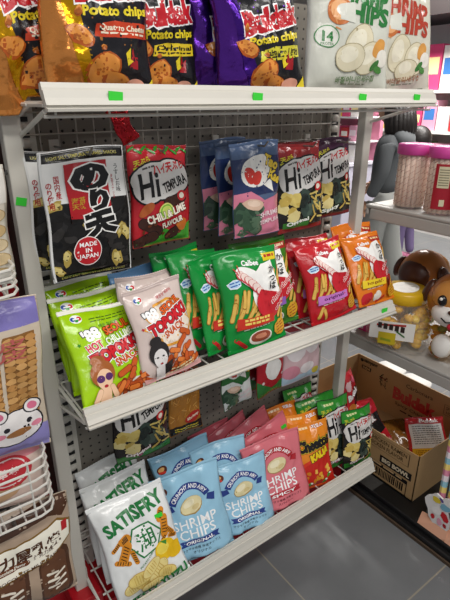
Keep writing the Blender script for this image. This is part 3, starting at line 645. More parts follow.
bag('seaweed_snack_pack', (1.164, 1.030, 1.114, -1, 5, 2, .156, .231), HP, '#4a2440', 'purple topped tempura seaweed pack at the right end of the hooks', T=.03, amp=.004, **HK)
for x, z, y0, l in ((.37, 1.352, .95, 'steel peg hook carrying the MADE IN JAPAN packs'), (.55, 1.345, .985, 'steel peg hook carrying the chili lime pack'), (.812, 1.345, .95, 'steel peg hook carrying the blue and pink packs'), (1.005, 1.333, .975, 'steel peg hook carrying the red topped packs'), (1.168, 1.335, 1.0, 'steel peg hook carrying the purple topped pack')): hook(x, z, y0, l)

# ------------------------------------------------------------------ middle shelf
TG = art_topokki(True); TP = art_topokki(False)
GA = 'lime green rice cake snack bags'; GB = 'pale pink rice cake snack bags'; GC = 'green prawn chip bags'; GD = 'red prawn chip bags'; GE = 'orange prawn chip bags'
WS = '#e9e9d8'
bag('snack_bag', (.364, .886, .837, 11, 32, -5, .184, .214), TG, '#a6d40f', 'lime green hot chili lime snack bag at the front left of the middle shelf', group=GA, T=.045, amp=.0035, topmat=film(WS))
bag('snack_bag', (.368, .950, .840, 3, 27, 0, .178, .222), TG, '#a6d40f', 'lime green snack bag second from the front, behind the front left one', group=GA, T=.042, amp=.0035, topmat=film(WS))
bag('snack_bag', (.370, 1.006, .845, 1, 25, 0, .175, .230), TG, '#a6d40f', 'lime green snack bag at the back under the black seaweed pack', group=GA, T=.042, amp=.0035, topmat=film(WS))
bag('snack_bag', (.504, .900, .842, 7, 20, 0, .165, .222), TP, '#d8c6bf', 'pale pink spicy rice cake snack bag at the front beside the lime green bag', group=GB, T=.045, amp=.0035)
bag('snack_bag', (.508, .955, .843, 9, 20, -3, .168, .228), TP, '#d8c6bf', 'pale pink rice cake snack bag behind the front one', group=GB, T=.042, amp=.0035)
bag('snack_bag', (.503, 1.03, .845, 10, 14, -3, .163, .221), None, '#6f9fd0', 'plain blue topped snack bag lying behind the pale pink bags', T=.04, amp=.0035)
PG = art_prawn('', ('#e6cf2c', '#b8352a'), '#c8321f', None, '#f3d76a', 'green'); PR = art_prawn('', ('#e6cf2c', '#b8352a'), '#c77ac8', 'original', '#5a1a5a', 'red'); PO = art_prawn('', ('#b5261f', '#f0d8a0'), '#efd02c', 'hot garlic', '#8a3a10', 'orange')
bag('chip_bag', (.762, .891, .842, -3, 13, 2, .196, .260), PG, '#128f3a', 'green prawn chip bag in front in the centre of the middle shelf', group=GC, T=.05, amp=.004)
bag('chip_bag', (.695, .930, .842, 8, 18, -1, .165, .250), PG, '#128f3a', 'green prawn chip bag immediately left of and behind the front one', group=GC, T=.045, amp=.005)
bag('chip_bag', (.654, .968, .842, 9, 18, -3, .162, .255), PG, '#128f3a', 'green prawn chip bag third back, between the pale pink and front green bags', group=GC, T=.045, amp=.005)
bag('chip_bag', (.630, 1.025, .842, 9, 12, 0, .162, .255), PG, '#128f3a', 'green prawn chip bag farthest back on the left, above the pale pink bags', group=GC, T=.045, amp=.005)
PG2 = art_prawn('', ('#a8231d', '#e9c9a0'), '#8a5ab0', None, '#f3d76a', 'green')
bag('chip_bag', (.868, .955, .842, -8, 18, 4, .188, .255), PG2, '#3c7a22', 'olive green prawn chip bag with a red corner tag behind the front green one', group=GC, T=.045, amp=.004)
bag('chip_bag', (1.067, .896, .842, -5, 20, 6, .181, .235), PR, '#c01e28', 'red original prawn chip bag in front on the middle shelf', group=GD, T=.05, amp=.0045)
bag('chip_bag', (1.058, .952, .842, -4, 20, 2, .183, .236), PR, '#b01a24', 'red prawn chip bag behind the front red one', group=GD, T=.045, amp=.0045)
bag('chip_bag', (1.257, .896, .842, 0, 28, -2, .182, .227), PO, '#e37a1c', 'orange hot garlic prawn chip bag in front at the right end', group=GE, T=.05, amp=.004)
bag('chip_bag', (1.280, .956, .844, -4, 25, 0, .188, .244), PO, '#e37a1c', 'orange prawn chip bag behind the front orange one', group=GE, T=.045, amp=.004)

# ------------------------------------------------------------------ lower hooks
bag('seaweed_snack_pack', (.460, 1.004, .552, -2, 0, 2, .158, .235), HG, '#1f1b1a', 'black and green tempura seaweed pack hanging under the middle shelf', T=.035, amp=.004, **HK)
bag('noodle_snack_pack', (.621, 1.052, .528, -1, 4, 0, .110, .203), art_noodle(), '#a8702a', 'golden noodle snack pack hanging with a red oval mark', cat='noodle snack', kind='flat', T=.03, amp=.003)
bag('seaweed_snack_pack', (.794, 1.026, .568, 3, 1, 4, .112, .2), art_seaweed('#dfe3e0', True), '#1f6a30', 'dark green seaweed pack hanging above the pink pouches', T=.03, amp=.004, **HK)
RGA = art_red_green()
bag('sweet_pack', (.926, 1.023, .562, 1, 2, 2, .112, .21), RGA, '#b01c28', 'red pack with a white shape hanging in front on its hook', cat='sweet pack', kind='flat', T=.025, amp=.003, group='red hanging sweet packs')
bag('sweet_pack', (.930, 1.074, .553, 0, 1, 3, .112, .21), RGA, '#8f1a24', 'red sweet pack hanging behind the one with the white shape', cat='sweet pack', kind='flat', T=.025, amp=.003, group='red hanging sweet packs')
bag('sweet_pack', (1.065, 1.022, .563, -1, 5, -1, .17, .22), art_pink_bow(), '#d9b9bd', 'clear pink pack printed with red bows hanging by the right post', cat='sweet pack', kind='flat', T=.03, amp=.003)
for x, z, y0, l in ((.46, .778, .98, 'steel peg hook carrying the black and green pack'), (.625, .725, 1.03, 'steel peg hook carrying the golden noodle pack'), (.79, .762, 1.0, 'steel peg hook carrying the dark green seaweed pack'), (.925, .765, .99, 'steel peg hook carrying the red packs'), (1.065, .778, .99, 'steel peg hook carrying the bow printed pack')): hook(x, z, y0, l)

# ------------------------------------------------------------------ bottom shelf
SA = art_satisfry(); BL = art_pouch('#2a3f86', 'ORIGINAL', '#20283a', '#2a3f86'); PK = art_pouch('#b3222e', 'SPICY', '#5a1218', '#b3222e'); CH = art_cheetos()
bag('chip_bag', (.410, .888, .198, -10, 22, 8, .212, .285), SA, '#eceeed', 'white chip bag with green lettering at the front left corner of the bottom shelf', group='white yuzu chip bags', T=.055, amp=.005, sticker=(.62, .70))
bag('chip_bag', (.404, .975, .201, -3, 24, 3, .198, .28), SA, '#eceeed', 'white chip bag with green lettering directly behind the corner one', group='white yuzu chip bags', T=.05, amp=.005)
bag('chip_bag', (.396, 1.05, .203, 6, 20, -3, .192, .285), SA, '#e4e6e5', 'white chip bag with green lettering farthest back', group='white yuzu chip bags', T=.05, amp=.005)
PB = dict(kind='pouch', cat='shrimp chip pouch'); GP = 'light blue shrimp chip pouches'; GQ = 'pink shrimp chip pouches'
bag('shrimp_chip_pouch', (.575, .900, .196, -20, 16, 8, .208, .278), BL, '#9ac9e2', 'light blue shrimp chip pouch in front beside the white bag', group=GP, T=.06, amp=.0065, **PB)
bag('shrimp_chip_pouch', (.742, .897, .192, -8, 20, 0, .205, .230), BL, '#9ac9e2', 'light blue shrimp chip pouch in front, right of the other blue one', group=GP, T=.055, amp=.0058, **PB)
bag('shrimp_chip_pouch', (.618, .985, .199, -5, 20, 3, .205, .280), BL, '#93c2dd', 'light blue shrimp chip pouch at the back under the hanging black pack', group=GP, T=.05, amp=.004, **PB)
bag('shrimp_chip_pouch', (.715, .950, .198, -8, 22, 0, .198, .262), BL, '#9ac9e2', 'light blue shrimp chip pouch peeping out behind the two front blue ones', group=GP, T=.05, amp=.004, **PB)
bag('shrimp_chip_pouch', (.892, .897, .194, -10, 20, 3, .228, .245), PK, '#dc7680', 'pink shrimp chip pouch in front beside the light blue one', group=GQ, T=.055, amp=.0058, **PB)
bag('shrimp_chip_pouch', (.972, .965, .198, -6, 19, 15, .195, .243), PK, '#d56d78', 'tilted pink shrimp chip pouch with a green sticker just behind the front pink one', group=GQ, T=.045, amp=.004, sticker=(.75, .8), **PB)
bag('shrimp_chip_pouch', (.960, 1.025, .199, -5, 20, 18, .190, .240), PK, '#d56d78', 'tilted pink shrimp chip pouch with a green sticker at its left edge', group=GQ, T=.045, amp=.004, sticker=(-.6, .86), **PB)
bag('shrimp_chip_pouch', (.885, 1.07, .2, 0, 16, 16, .187, .235), PK, '#c9646f', 'pink shrimp chip pouch leaning behind, below the dark green seaweed pack', group=GQ, T=.045, amp=.004, **PB)
bag('shrimp_chip_pouch', (.790, 1.115, .201, 1, 8, 6, .165, .228), PK, '#c05a66', 'pink shrimp chip pouch deepest against the pegboard', group=GQ, T=.04, amp=.004, **PB)
bag('cheese_puff_bag', (1.052, .900, .196, -8, 22, -3, .153, .226), CH, '#e88a22', 'orange and red cheese puff bag in front on the bottom shelf', cat='cheese puff bag', group='orange cheese puff bags', T=.05, amp=.004)
bag('cheese_puff_bag', (1.066, .950, .197, -11, 21, -3, .160, .232), CH, '#e88a22', 'orange cheese puff bag close behind the front one', cat='cheese puff bag', group='orange cheese puff bags', T=.045, amp=.004)
bag('cheese_puff_bag', (1.045, 1.009, .198, -6, 24, 1, .153, .241), CH, '#e07f1c', 'orange cheese puff bag farthest back next to the pink pouches', cat='cheese puff bag', group='orange cheese puff bags', T=.045, amp=.004)
GH = 'green topped seaweed packs on the bottom shelf'
bag('seaweed_snack_pack', (1.265, .893, .196, -2, 12, -3, .152, .218), HG, '#1f1b1a', 'green topped tempura seaweed pack at the right end of the bottom shelf', cat='seaweed snack', group=GH, T=.045, amp=.005)
bag('seaweed_snack_pack', (1.195, .930, .197, 0, 17, -6, .155, .256), HG, '#1f1b1a', 'green topped tempura seaweed pack between the cheese puffs and the end one', cat='seaweed snack', group=GH, T=.045, amp=.005)
bag('seaweed_snack_pack', (1.186, .99, .198, -12, 19, 2, .173, .240), HG, '#1f1b1a', 'green topped tempura seaweed pack standing behind the cheese puff bags', cat='seaweed snack', group=GH, T=.045, amp=.005)
bag('seaweed_snack_pack', (1.165, 1.062, .199, 1, 20, -2, .150, .249), HG, '#1f1b1a', 'green topped tempura seaweed pack farthest back below the bow printed pack', cat='seaweed snack', group=GH, T=.045, amp=.005)

# ------------------------------------------------------------------ flat printing on boards and boxes
def print_on(mb, mats, art, origin, ux, uy, w, h, off=.0012):
    av, af, cols = art.flat(cuts=False); origin, ux, uy = Vector(origin), Vector(ux).normalized(), Vector(uy).normalized(); n = ux.cross(uy)
    base = len(mats); mats += [ink(c) for c in cols]; o = len(mb.v)
    for x, y, L in av: mb.v.append(tuple(origin+ux*((x+.5)*w)+uy*(y/art.A*h)+n*(off+.0003*L)))
    for idx, mi in af: mb.f.append(tuple(i+o for i in idx)); mb.m.append(base+mi)

# ------------------------------------------------------------------ display unit on the right
UX = 1.40
ru = thing('display_unit', 'grey two shelf display unit on a black base to the right of the rack', 'display unit', (UX, .2, 0))
for z, y1, th in ((1.115, 1.09, .05), (.62, 1.13, .052)):
    q = MB(); q.bx((UX, .15, z-.012), (UX+.46, y1, z)); q.bx((UX, .15, z-th), (UX+.012, y1-.02, z-.012)); q.bx((UX, y1-.012, z-th*.7), (UX+.46, y1, z-.012))
    q.bx((UX+.02, .15, z-th), (UX+.05, y1-.03, z-.012)); q.bx((UX+.448, .15, z-th), (UX+.46, y1, z-.012)); part(q, 'shelf', GREYM, ru, bevel=.004)
q = MB().bx((1.33, .05, .01), (2.12, 1.42, .05)); q.bx((1.31, .03, 0), (2.14, 1.44, .03)); part(q, 'base_deck', BLACK, ru, bevel=.006)
q = MB().bx((1.303, .03, 0), (1.311, 1.44, .012)); part(q, 'edge_strip', mat('#4a3a2c', .6), ru)
for y in (.25, .62): part(MB().bx((1.80, y, .05), (1.84, y+.04, 1.10)), 'post', GREYM, ru)
q = MB().bx((1.332, .99, .0505), (1.44, 1.06, .0515)); q.bx((1.33, .86, .0502), (1.40, .97, .0508)); part(q, 'scuffed_label', mat('#3c3b39', .6, mottle=.4, mscale=40), ru)
tag(MB().bx((UX+.03, .985, 1.1155), (UX+.30, 1.08, 1.1165)).build('paper_sheet', mat('#e9e7e2', .7)), 'white paper sheet at the end of the right hand upper shelf', 'paper')

# wafer stick jars
def wafer_jar(x, y, label, lab):
    t = thing('wafer_stick_jar', label, 'jar', (x, y, 1.1165), 'pink lidded wafer stick jars'); r = .050
    for k in range(17):
        a = 2*math.pi*k/17; q = MB(); cx, cy = (r-.0095)*math.cos(a), (r-.0095)*math.sin(a); cx, cy = cx, cy; q.tube([(cx, cy, .006), (cx, cy, .17)], .0078, 8, 0)
        for j in range(8):
            z = .012+j*.020; q.tube([(cx+.0086*math.cos(a-1.2), cy+.0086*math.sin(a-1.2), z), (cx+.0092*math.cos(a), cy+.0092*math.sin(a), z+.006), (cx+.0086*math.cos(a+1.2), cy+.0086*math.sin(a+1.2), z+.012)], .0009, 4, 1, cap=False)
        q.build('wafer_stick', [mat('#e4c8b4', .6), mat('#b0796a', .6)], t, smooth=True)
    q = MB().lathe([(r-.004, 0), (r, .004), (r, .172), (r-.004, .178)], 32); q.build('jar_body', clear('#f7ece8', .16), t, smooth=True)
    q = MB().lathe([(r+.003, .170), (r+.006, .173), (r+.006, .198), (r+.002, .203), (.01, .204)], 32); q.build('lid', mat('#d2489c', .35), t, smooth=True)
    if lab:
        q = MB(); n = 8; a0 = R(178); a1 = R(250); rr = r+.0012; vs = []
        for z in (.02, .155): vs += [(rr*math.cos(a0+(a1-a0)*i/n), rr*math.sin(a0+(a1-a0)*i/n), z) for i in range(n+1)]
        q.add(vs, [(i, i+1, i+n+2, i+n+1) for i in range(n)], 0); rr += .0006; vs = []; b0, b1 = R(190), R(228)
        for z in (.085, .148): vs += [(rr*math.cos(b0+(b1-b0)*i/n), rr*math.sin(b0+(b1-b0)*i/n), z) for i in range(n+1)]
        q.add(vs, [(i, i+1, i+n+2, i+n+1) for i in range(n)], 1)
        for j in range(7):
            vs = []; z = .092+j*.0075; r2 = rr+.0004
            for zz in (z, z+.003): vs += [(r2*math.cos(R(193)+(R(225)-R(193))*i/n), r2*math.sin(R(193)+(R(225)-R(193))*i/n), zz) for i in range(n+1)]
            q.add(vs, [(i, i+1, i+n+2, i+n+1) for i in range(n)], 2)
        vs = []; r2 = rr+.0004
        for zz in (.03, .05): vs += [(r2*math.cos(R(205)+R(16)*i/n), r2*math.sin(R(205)+R(16)*i/n), zz) for i in range(n+1)]
        q.add(vs, [(i, i+1, i+n+2, i+n+1) for i in range(n)], 1)
        q.build('label', [mat('#a5182a', .4), mat('#d8cfae', .5), mat('#8a8468', .5)], t)
wafer_jar(1.472, .972, 'pink lidded wafer stick jar farthest along the grey shelf, showing only sticks', False)
wafer_jar(1.462, .852, 'pink lidded wafer stick jar with a dark red label, second along the grey shelf', True)
wafer_jar(1.462, .742, 'pink lidded wafer stick jar with a red label cut by the photo edge', True)

# yellow lidded candy jar
yj = thing('candy_jar', 'square clear jar of yellow sweets with a yellow screw lid', 'jar', (1.480, .94, .621), rotz=20); yj.scale = (1.5, 1.5, 1.5)
def rsq(r, z, n=32, p=4): return [(r*math.copysign(abs(math.cos(2*math.pi*k/n))**(2/p), math.cos(2*math.pi*k/n)), r*math.copysign(abs(math.sin(2*math.pi*k/n))**(2/p), math.sin(2*math.pi*k/n)), z) for k in range(n)]
def loft(q, rings, mi=0):
    n = len(rings[0]); o = len(q.v)
    q.add([v for r_ in rings for v in r_], [(i*n+k, i*n+(k+1) % n, (i+1)*n+(k+1) % n, (i+1)*n+k) for i in range(len(rings)-1) for k in range(n)]+[tuple(range(n))[::-1], tuple((len(rings)-1)*n+k for k in range(n))], mi)
q = MB(); loft(q, [rsq(.062, 0), rsq(.070, .006), rsq(.073, .045), rsq(.069, .088), rsq(.058, .106, p=2.6), rsq(.048, .116, p=2)]); q.build('jar_body', clear('#f2f0e4', .13), yj, smooth=True)
q = MB().lathe([(.050, .112), (.053, .114), (.053, .136), (.049, .141), (.002, .141)], 40); q.build('lid', mat('#e2b51c', .3), yj, smooth=True)
q = MB().lathe([(.038, .1412), (.038, .1422), (.001, .1424)], 32, sx=1, sy=.8); q.build('lid_sticker', mat('#e9e4d8', .35, mottle=.2, mscale=60), yj)
rnd = random.Random(12)
for k in range(120):
    a = rnd.uniform(0, 6.28); rr = rnd.choice((.056, .050, .040)); z = .012+.088*(k/120)
    q = MB().ball((rr*math.cos(a), rr*math.sin(a), z), (.015, .011, .010), 8, 6, rot=Matrix.Rotation(a, 3, 'Z')); q.build('sweet', mat(('#e6b812', '#dca60c', '#eac428', '#e2ac10')[k % 4], .4), yj, smooth=True)
q = MB()
def jl(col, y0, y1, z0, z1, off=0., sl=0.):      # label patch on the jar's side facing the aisle
    n = 6; vs = []
    for t_ in range(n+1):
        y = y0+(y1-y0)*t_/n
        for z in (z0+sl*t_/n, z1+sl*t_/n): vs.append((-(.0738+off-.000002*abs(y)), y, z))
    q.add(vs, [(2*i, 2*i+2, 2*i+3, 2*i+1) for i in range(n)], col)
jl(0, -.05, .052, .040, .085, 0, -.012); jl(1, -.010, .03, .022, .052, .0006, -.004); jl(2, -.03, .036, .074, .079, .0006, -.012)
for k in range(5): jl(3, -.028+.013*k, -.019+.013*k, .058, .072, .0008, 0)
jl(4, -.03, -.01, .046, .05, .001, .01); jl(5, .0, .024, .028, .034, .001)
q.build('label', [mat('#efece4', .4), mat('#c9b31c', .4), mat('#b02a24', .4), mat('#2b1d18', .4), mat('#2f6a2a', .4), mat('#8a9a20', .4)], yj)
tag(MB().box((1.468, 1.065, .62+.045), (.05, .085, .09)).build('sweet_box', [mat('#c22a72', .4)], bevel=.002), 'bright pink carton at the back end of the lower grey shelf', 'carton')
pb = bpy.data.objects['sweet_box']
q = MB(); 
for k in range(9): q.bx((1.4422, 1.078+.0025*k, .632), (1.4428, 1.0795+.0025*k, .648), 1)
q.bx((1.4425, 1.073, .629), (1.4429, 1.103, .651), 0); q.build('barcode', [mat('#e7d6dc', .5), DARK], pb)

# animal shaped sweet jars
BR = mat('#a8662a', .28, mottle=.12, mscale=30); BD = mat('#4a2413', .35); WT = mat('#ece8e2', .35); CARA = mat('#c98a44', .3)
def animal_jar(x, y, rz, label, back):
    t = thing('animal_sweet_jar', label, 'sweet jar', (x, y, .621), 'animal headed sweet jars', rz); t.scale = (1.35, 1.35, 1.35)
    q = MB().lathe([(.038, 0), (.048, .006), (.053, .04), (.046, .08), (.036, .094)], 28); q.build('jar_body', clear('#e0b060', .14), t, smooth=True); rnd = random.Random(int(x*1000))
    for k in range(60):
        a = rnd.uniform(0, 6.28); rr = rnd.uniform(.024, .038); q = MB().ball((rr*math.cos(a), rr*math.sin(a), .010+.075*k/60), (.013, .010, .009), 8, 5, rot=Matrix.Rotation(a, 3, 'Z')); q.build('sweet', mat(('#d98a1a', '#a8431a', '#d9a82a', '#6a7a2a')[k % 4], .35), t, smooth=True)
    q = MB().ball((-.040, .012, .045), (.018, .026, .032), 14, 10); q.build('paw', WT, t, smooth=True)
    q = MB().ball((0, 0, .158), (.066, .070, .070), 26, 18, fn=lambda p: Vector((p.x, p.y*(1-.12*max(0, p.z/.07)), p.z))); q.build('head', BR, t, smooth=True)
    q = MB().ball((-.030, 0, .172), (.040, .056, .046), 20, 14); q.build('face', CARA, t, smooth=True)
    q = MB().ball((-.046, 0, .135), (.032, .050, .034), 20, 12); q.build('muzzle', WT, t, smooth=True)
    for s in (-1, 1):
        q = MB().ball((-.063, s*.026, .172), (.010, .012, .014), 12, 8); e = q.build('eye', mat('#151212', .15), t, smooth=True)
        MB().ball((-.0715, s*.026+.003, .178), (.003, .004, .004), 8, 6).build('glint', WT, e, smooth=True)
        q = MB().ball((.012, s*.070, .165), (.022, .014, .034), 14, 10, rot=Matrix.Rotation(s*R(18), 3, 'X')); q.build('ear', BD, t, smooth=True)
    q = MB().ball((-.077, 0, .150), (.005, .010, .006), 10, 6); q.build('nose', BD, t, smooth=True)
    q = MB().tube([(-.0735, -.022, .132), (-.0785, -.010, .124), (-.0795, 0, .127), (-.0785, .010, .124), (-.0735, .022, .132)], .0018, 6); q.build('mouth', mat('#151212', .3), t, smooth=True)
    q = MB().ball((-.075, -.004, .114), (.006, .011, .009), 10, 7); q.build('tongue', mat('#c8283a', .3), t, smooth=True)
    if back: q = MB().ball((.036, .0, .160), (.034, .052, .048), 18, 12); q.build('hair_patch', BD, t, smooth=True)
animal_jar(1.515, .765, 22, 'animal headed sweet jar with white muzzle at the right photo edge', False)
animal_jar(1.655, .985, 178, 'animal headed sweet jar turned away showing a dark brown patch, behind the yellow jar', True)

# ------------------------------------------------------------------ cardboard box on the black base
CARD = mat('#b08e62', .75, 0, .06, 120, mottle=.08, mscale=12); x0, x1, y0, y1, z0, z1 = 1.405, 1.80, .735, 1.345, .051, .256
bxo = thing('cardboard_box', 'open brown cardboard box on the black base beside the rack', 'box', (x0, y0, z0))
part(MB().bx((x0, y0, z0), (x1, y1, z0+.004)), 'bottom_panel', CARD, bxo)
fa = Art(.336)
fa.rect('#3a2c1c', .02, .66, .44, .665); fa.rect('#3a2c1c', .02, .93, .44, .935); fa.rect('#3a2c1c', .02, .66, .025, .93); fa.rect('#3a2c1c', .435, .66, .44, .93)
fa.text('#4a3824', 'SPICY CHICKEN RAMEN', .23, .86, .38, .028, 0, .008); fa.text('#4a3824', 'HOT CHICKEN FLAVOR', .22, .745, .36, .028, 0, .008)
fa.rect('#14110f', .24, .40, .47, .56); fa.text('#e3d2b4', 'BIG BOWL', .355, .48, .20, .032, 0, .05)
fa.rect('#14110f', .08, .28, .45, .36); fa.rect('#14110f', .08, .02, .45, .03); fa.rect('#14110f', .08, .03, .085, .3); fa.rect('#14110f', .445, .03, .45, .3); fa.lines('#c0a076', .26, .32, .3, 1, .02, .012)
rn = random.Random(1); xx = .10
while xx < .425: wv = rn.uniform(.004, .010); fa.rect('#14110f', xx, .08, xx+wv, .25); xx += wv+rn.uniform(.004, .009)
q = MB().bx((x0, y0, z0), (x0+.004, y1, z1)); mats = [CARD]; print_on(q, mats, fa, (x0, y1, z0), (0, -1, 0), (0, 0, 1), y1-y0, z1-z0); part(q, 'front_panel', mats, bxo)
part(MB().bx((x0, y0, z0), (x1, y0+.004, z1)), 'side_panel', CARD, bxo); part(MB().bx((x0, y1-.004, z0), (x1, y1, z1+.035)), 'side_panel', CARD, bxo)
ba = Art(.37)
ba.text('#1b1614', 'samyang', -.37, .90, .13, .03, 0, .03); ba.rect('#1b1614', -.45, .72, -.36, .80); ba.text('#c9ab7e', '504', -.405, .76, .07, .022, 0, .03); ba.ell('#1b1614', -.455, .90, .016, .013)
for k in range(14): ba.cap(('#2a211b', '#8a1f2a')[k % 5 == 4], -.235+.055*math.cos(k*2.1)*(k % 3+1)/3, .70+.16*math.sin(k*1.7)*(k % 4+1)/4, .03, .006, k*47)
ba.text('#3a2a20', 'Carbonara', .07, .82, .22, .03, 0, .008); ba.text('#b0202c', 'Buldak', .04, .55, .36, .10, 0, .06); ba.text('#3a2a20', 'Spicy Chicken', .04, .34, .30, .03, 0, .01); ba.lines('#3a2a20', .04, .22, .2, 1)
ba.rect('#5a4630', .27, .63, .48, .635); ba.rect('#5a4630', .27, .83, .48, .835); ba.rect('#5a4630', .27, .63, .273, .83); ba.text('#4a3824', 'SPICY CHICKEN\nHOT CHICKEN', .38, .73, .19, .055, 0, .008)
q = MB().bx((x1-.004, y0, z0), (x1, y1, z1+.035)); mats = [CARD]; print_on(q, mats, ba, (x1-.004, y1, z0), (0, -1, 0), (0, 0, 1), y1-y0, z1+.035-z0); part(q, 'back_panel', mats, bxo)
RPK = art_redpack()
GRP = 'red noodle packs in the cardboard box'
bag('noodle_pack', (1.478, 1.10, .20, 25, 18, -14, .13, .19), RPK, '#c2222e', 'red and pink noodle pack standing in the far corner of the cardboard box', cat='noodle pack', group=GRP, T=.03, amp=.004)
bag('noodle_pack', (1.50, .98, .10, -50, 45, 30, .15, .2), RPK, '#b01c28', 'red noodle pack lying low in the cardboard box', cat='noodle pack', group=GRP, T=.03, amp=.004)
bag('noodle_pack', (1.625, .805, .075, -40, 26, 8, .155, .185), art_leaf(), '#b8262c', 'red pack with a grey and yellow back panel leaning in the cardboard box', cat='noodle pack', T=.03, amp=.003, kind='flat')
bag('noodle_pack', (1.63, .92, .07, -30, 90, 0, .16, .2), None, '#6e4716', 'amber noodle pack lying flat on the bottom of the cardboard box', cat='noodle pack', T=.04, amp=.004)
for (x, y), lb in (((2.0, 1.285), 'white lidded noodle bowl far behind the cardboard box'), ((1.99, 1.135), 'white lidded noodle bowl close behind the cardboard box')):
    t = thing('noodle_bowl', lb, 'bowl', (x, y, .051), 'noodle bowls behind the box')
    MB().lathe([(.05, 0), (.066, .06), (.072, .108)], 28).build('bowl', mat('#3a1a18', .4), t, smooth=True); MB().lathe([(.074, .105), (.075, .112), (.072, .117), (.01, .118)], 28).build('lid', mat('#e2e0dc', .5), t, smooth=True)

# candy sticks leaning at the front edge of the base
def candy(x, y, label, seed):
    t = thing('candy_stick_pack', label, 'candy stick', (x, y, .052), 'striped candy stick packs on the base'); t.scale = (1.3, 1.3, 1.3); d = Vector((.03, .02, .27)); rnd = random.Random(seed)
    for k, off in enumerate((-.012, .012)):
        q = MB(); o = Vector((.02, off, .085)); n = 16
        for i in range(n):
            q.tube([o+d*(i/n), o+d*((i+1)/n)], .009, 8, i % 4)
        q.build('striped_tube', [mat('#e9dfe4', .4), mat('#d98aa4', .4), mat('#ead27a', .4), mat('#8fc0d0', .4)], t, smooth=False)
    # flat printed card with a wavy outline and abstract confetti
    pts = []
    for k in range(28):
        a = 2*math.pi*k/28; r = .046*(1+.16*math.sin(3*a+.5)+.08*math.sin(7*a)); pts.append((r*.85*math.cos(a), .072+r*1.25*math.sin(a)))
    q = MB(); n = len(pts); q.add([(.004, y_, z_) for y_, z_ in pts]+[(.0, y_, z_) for y_, z_ in pts], [tuple(range(n)), tuple(range(2*n-1, n-1, -1))]+[(i, (i+1) % n, (i+1) % n+n, i+n) for i in range(n)], 0)
    ca = Art(1.4)
    for k, (c_, u, v, r, s2) in enumerate((('#e2c93a', -.2, .80, .16, .12), ('#7fb8cf', .15, .72, .18, .14), ('#c8232c', .2, .45, .14, .2), ('#f2f0ee', -.12, .5, .2, .2), ('#c8232c', -.22, .26, .1, .08), ('#e7a9bb', .05, .22, .14, .1), ('#b0202a', .26, .2, .1, .07), ('#6a5a9a', -.02, .88, .1, .06))): ca.ell(c_, u, v, r, s2, 20*k, 16, .15, k+seed)
    mats = [mat('#eceae8', .35)]; print_on(q, mats, ca, (0, .036, .02), (0, -1, 0), (0, 0, 1), .072, .105); q.build('printed_card', mats, t)
    q = MB(); q.add([(-.008, .05, .0), (-.008, -.03, .0), (.006, -.03, .05), (.006, .05, .03), (-.005, .05, .0), (-.005, -.03, .0), (.009, -.03, .05), (.009, .05, .03)], [(0,1,2,3),(7,6,5,4),(0,4,5,1),(1,5,6,2),(2,6,7,3),(3,7,4,0)]); q.build('backing_flap', mat('#e3ab8d', .5), t)
candy(1.345, .60, 'striped candy stick pack with a white card on the black base edge', 1)
candy(1.345, .51, 'striped candy stick pack cut by the right photo edge', 5)

# ------------------------------------------------------------------ wing display left of the post
wr = thing('wire_wing_rack', 'white wire side rack hung left of the rack post', 'wire rack', (.0, 1.0, .3)); q = MB()
for x in (-.30, .185): q.tube([(x, 1.0, .25), (x, 1.0, 1.6)], .005)
for k in range(14): q.tube([(-.30, 1.0, .27+k*.1), (.185, 1.0, .27+k*.1)], .0025, 5)
part(q, 'frame', WIRE, wr)
for zb, n, hh in ((.645, 7, .14), (1.135, 4, .045)):
    q = MB()
    for k in range(n):
        z = zb+k*hh/(n-1); q.tube([(-.30, 1.0, z), (-.30, .855, z), (.150, .855, z), (.172, .862, z), (.184, .885, z), (.186, 1.0, z)], .0028, 6)
    for i in range(7): q.tube([(-.28+i*.07, .855, zb), (-.28+i*.07, .855, zb+hh)], .0022, 5)
    for i in range(12): q.tube([(-.28+i*.04, .856, zb), (-.28+i*.04, 1.0, zb)], .0022, 5)
    part(q, 'basket', WIRE, wr)
for x in (.03, .10): part(MB().tube([(x, 1.0, .632), (x, .87, .632), (x, .858, .642)], .004, 6), 'hook', mat('#6f6e6c', .4, .7), wr)
for p in ((.195, 1.0, 1.30), (.195, 1.0, .75)): part(MB().tube([p, (.238, 1.05, p[2]+.02)], .004), 'mounting_arm', mat('#6f6e6c', .4, .7), wr)
def wafers(col, col2, n, m_):
    a = Art(1.6); rnd = random.Random(6)
    for i in range(n):
        for j in range(m_): a.cap(col[(i+j) % len(col)], -.42+.84*(i+.5)/n, .05+.62*(j+.5)/m_, .62/n, .85/m_, rnd.uniform(-6, 6), out=col2, ow=.006)
    return a
W = Art(1.75); W.rect('#cbbca8', -.5, 0, .5, .85); W.rect('#7f76b8', -.5, .84, .5, 1); rnd = random.Random(2)
for i in range(3):
    W.rect('#8a5f30', -.44+.3*i, .15, -.17+.3*i, .80)
    for j in range(16):
        for k in range(3): W.ell(('#c08f52', '#b8854a', '#cc9c60')[(i+j+k) % 3], -.395+.3*i+.09*k, .17+.04*j, .047, .035, 0, 10, .12, i*50+j*3+k)
W.poly('#8d86c0', [(-.5, 0), (.5, 0), (.5, .17), (.3, .2), (.0, .16), (-.5, .24)])
W.text('#b55a55', '波\n波', .2, .72, .3, .22, 0, .01)
W.ell('#232028', .2, .22, .25, .22); W.ell('#efeae8', .2, .22, .235, .205)
for s in (-.14, .16): W.ell('#232028', .2+s, .335, .085, .085); W.ell('#efeae8', .2+s, .335, .072, .072); W.ell('#d9718f', .2+s, .335, .045, .045)
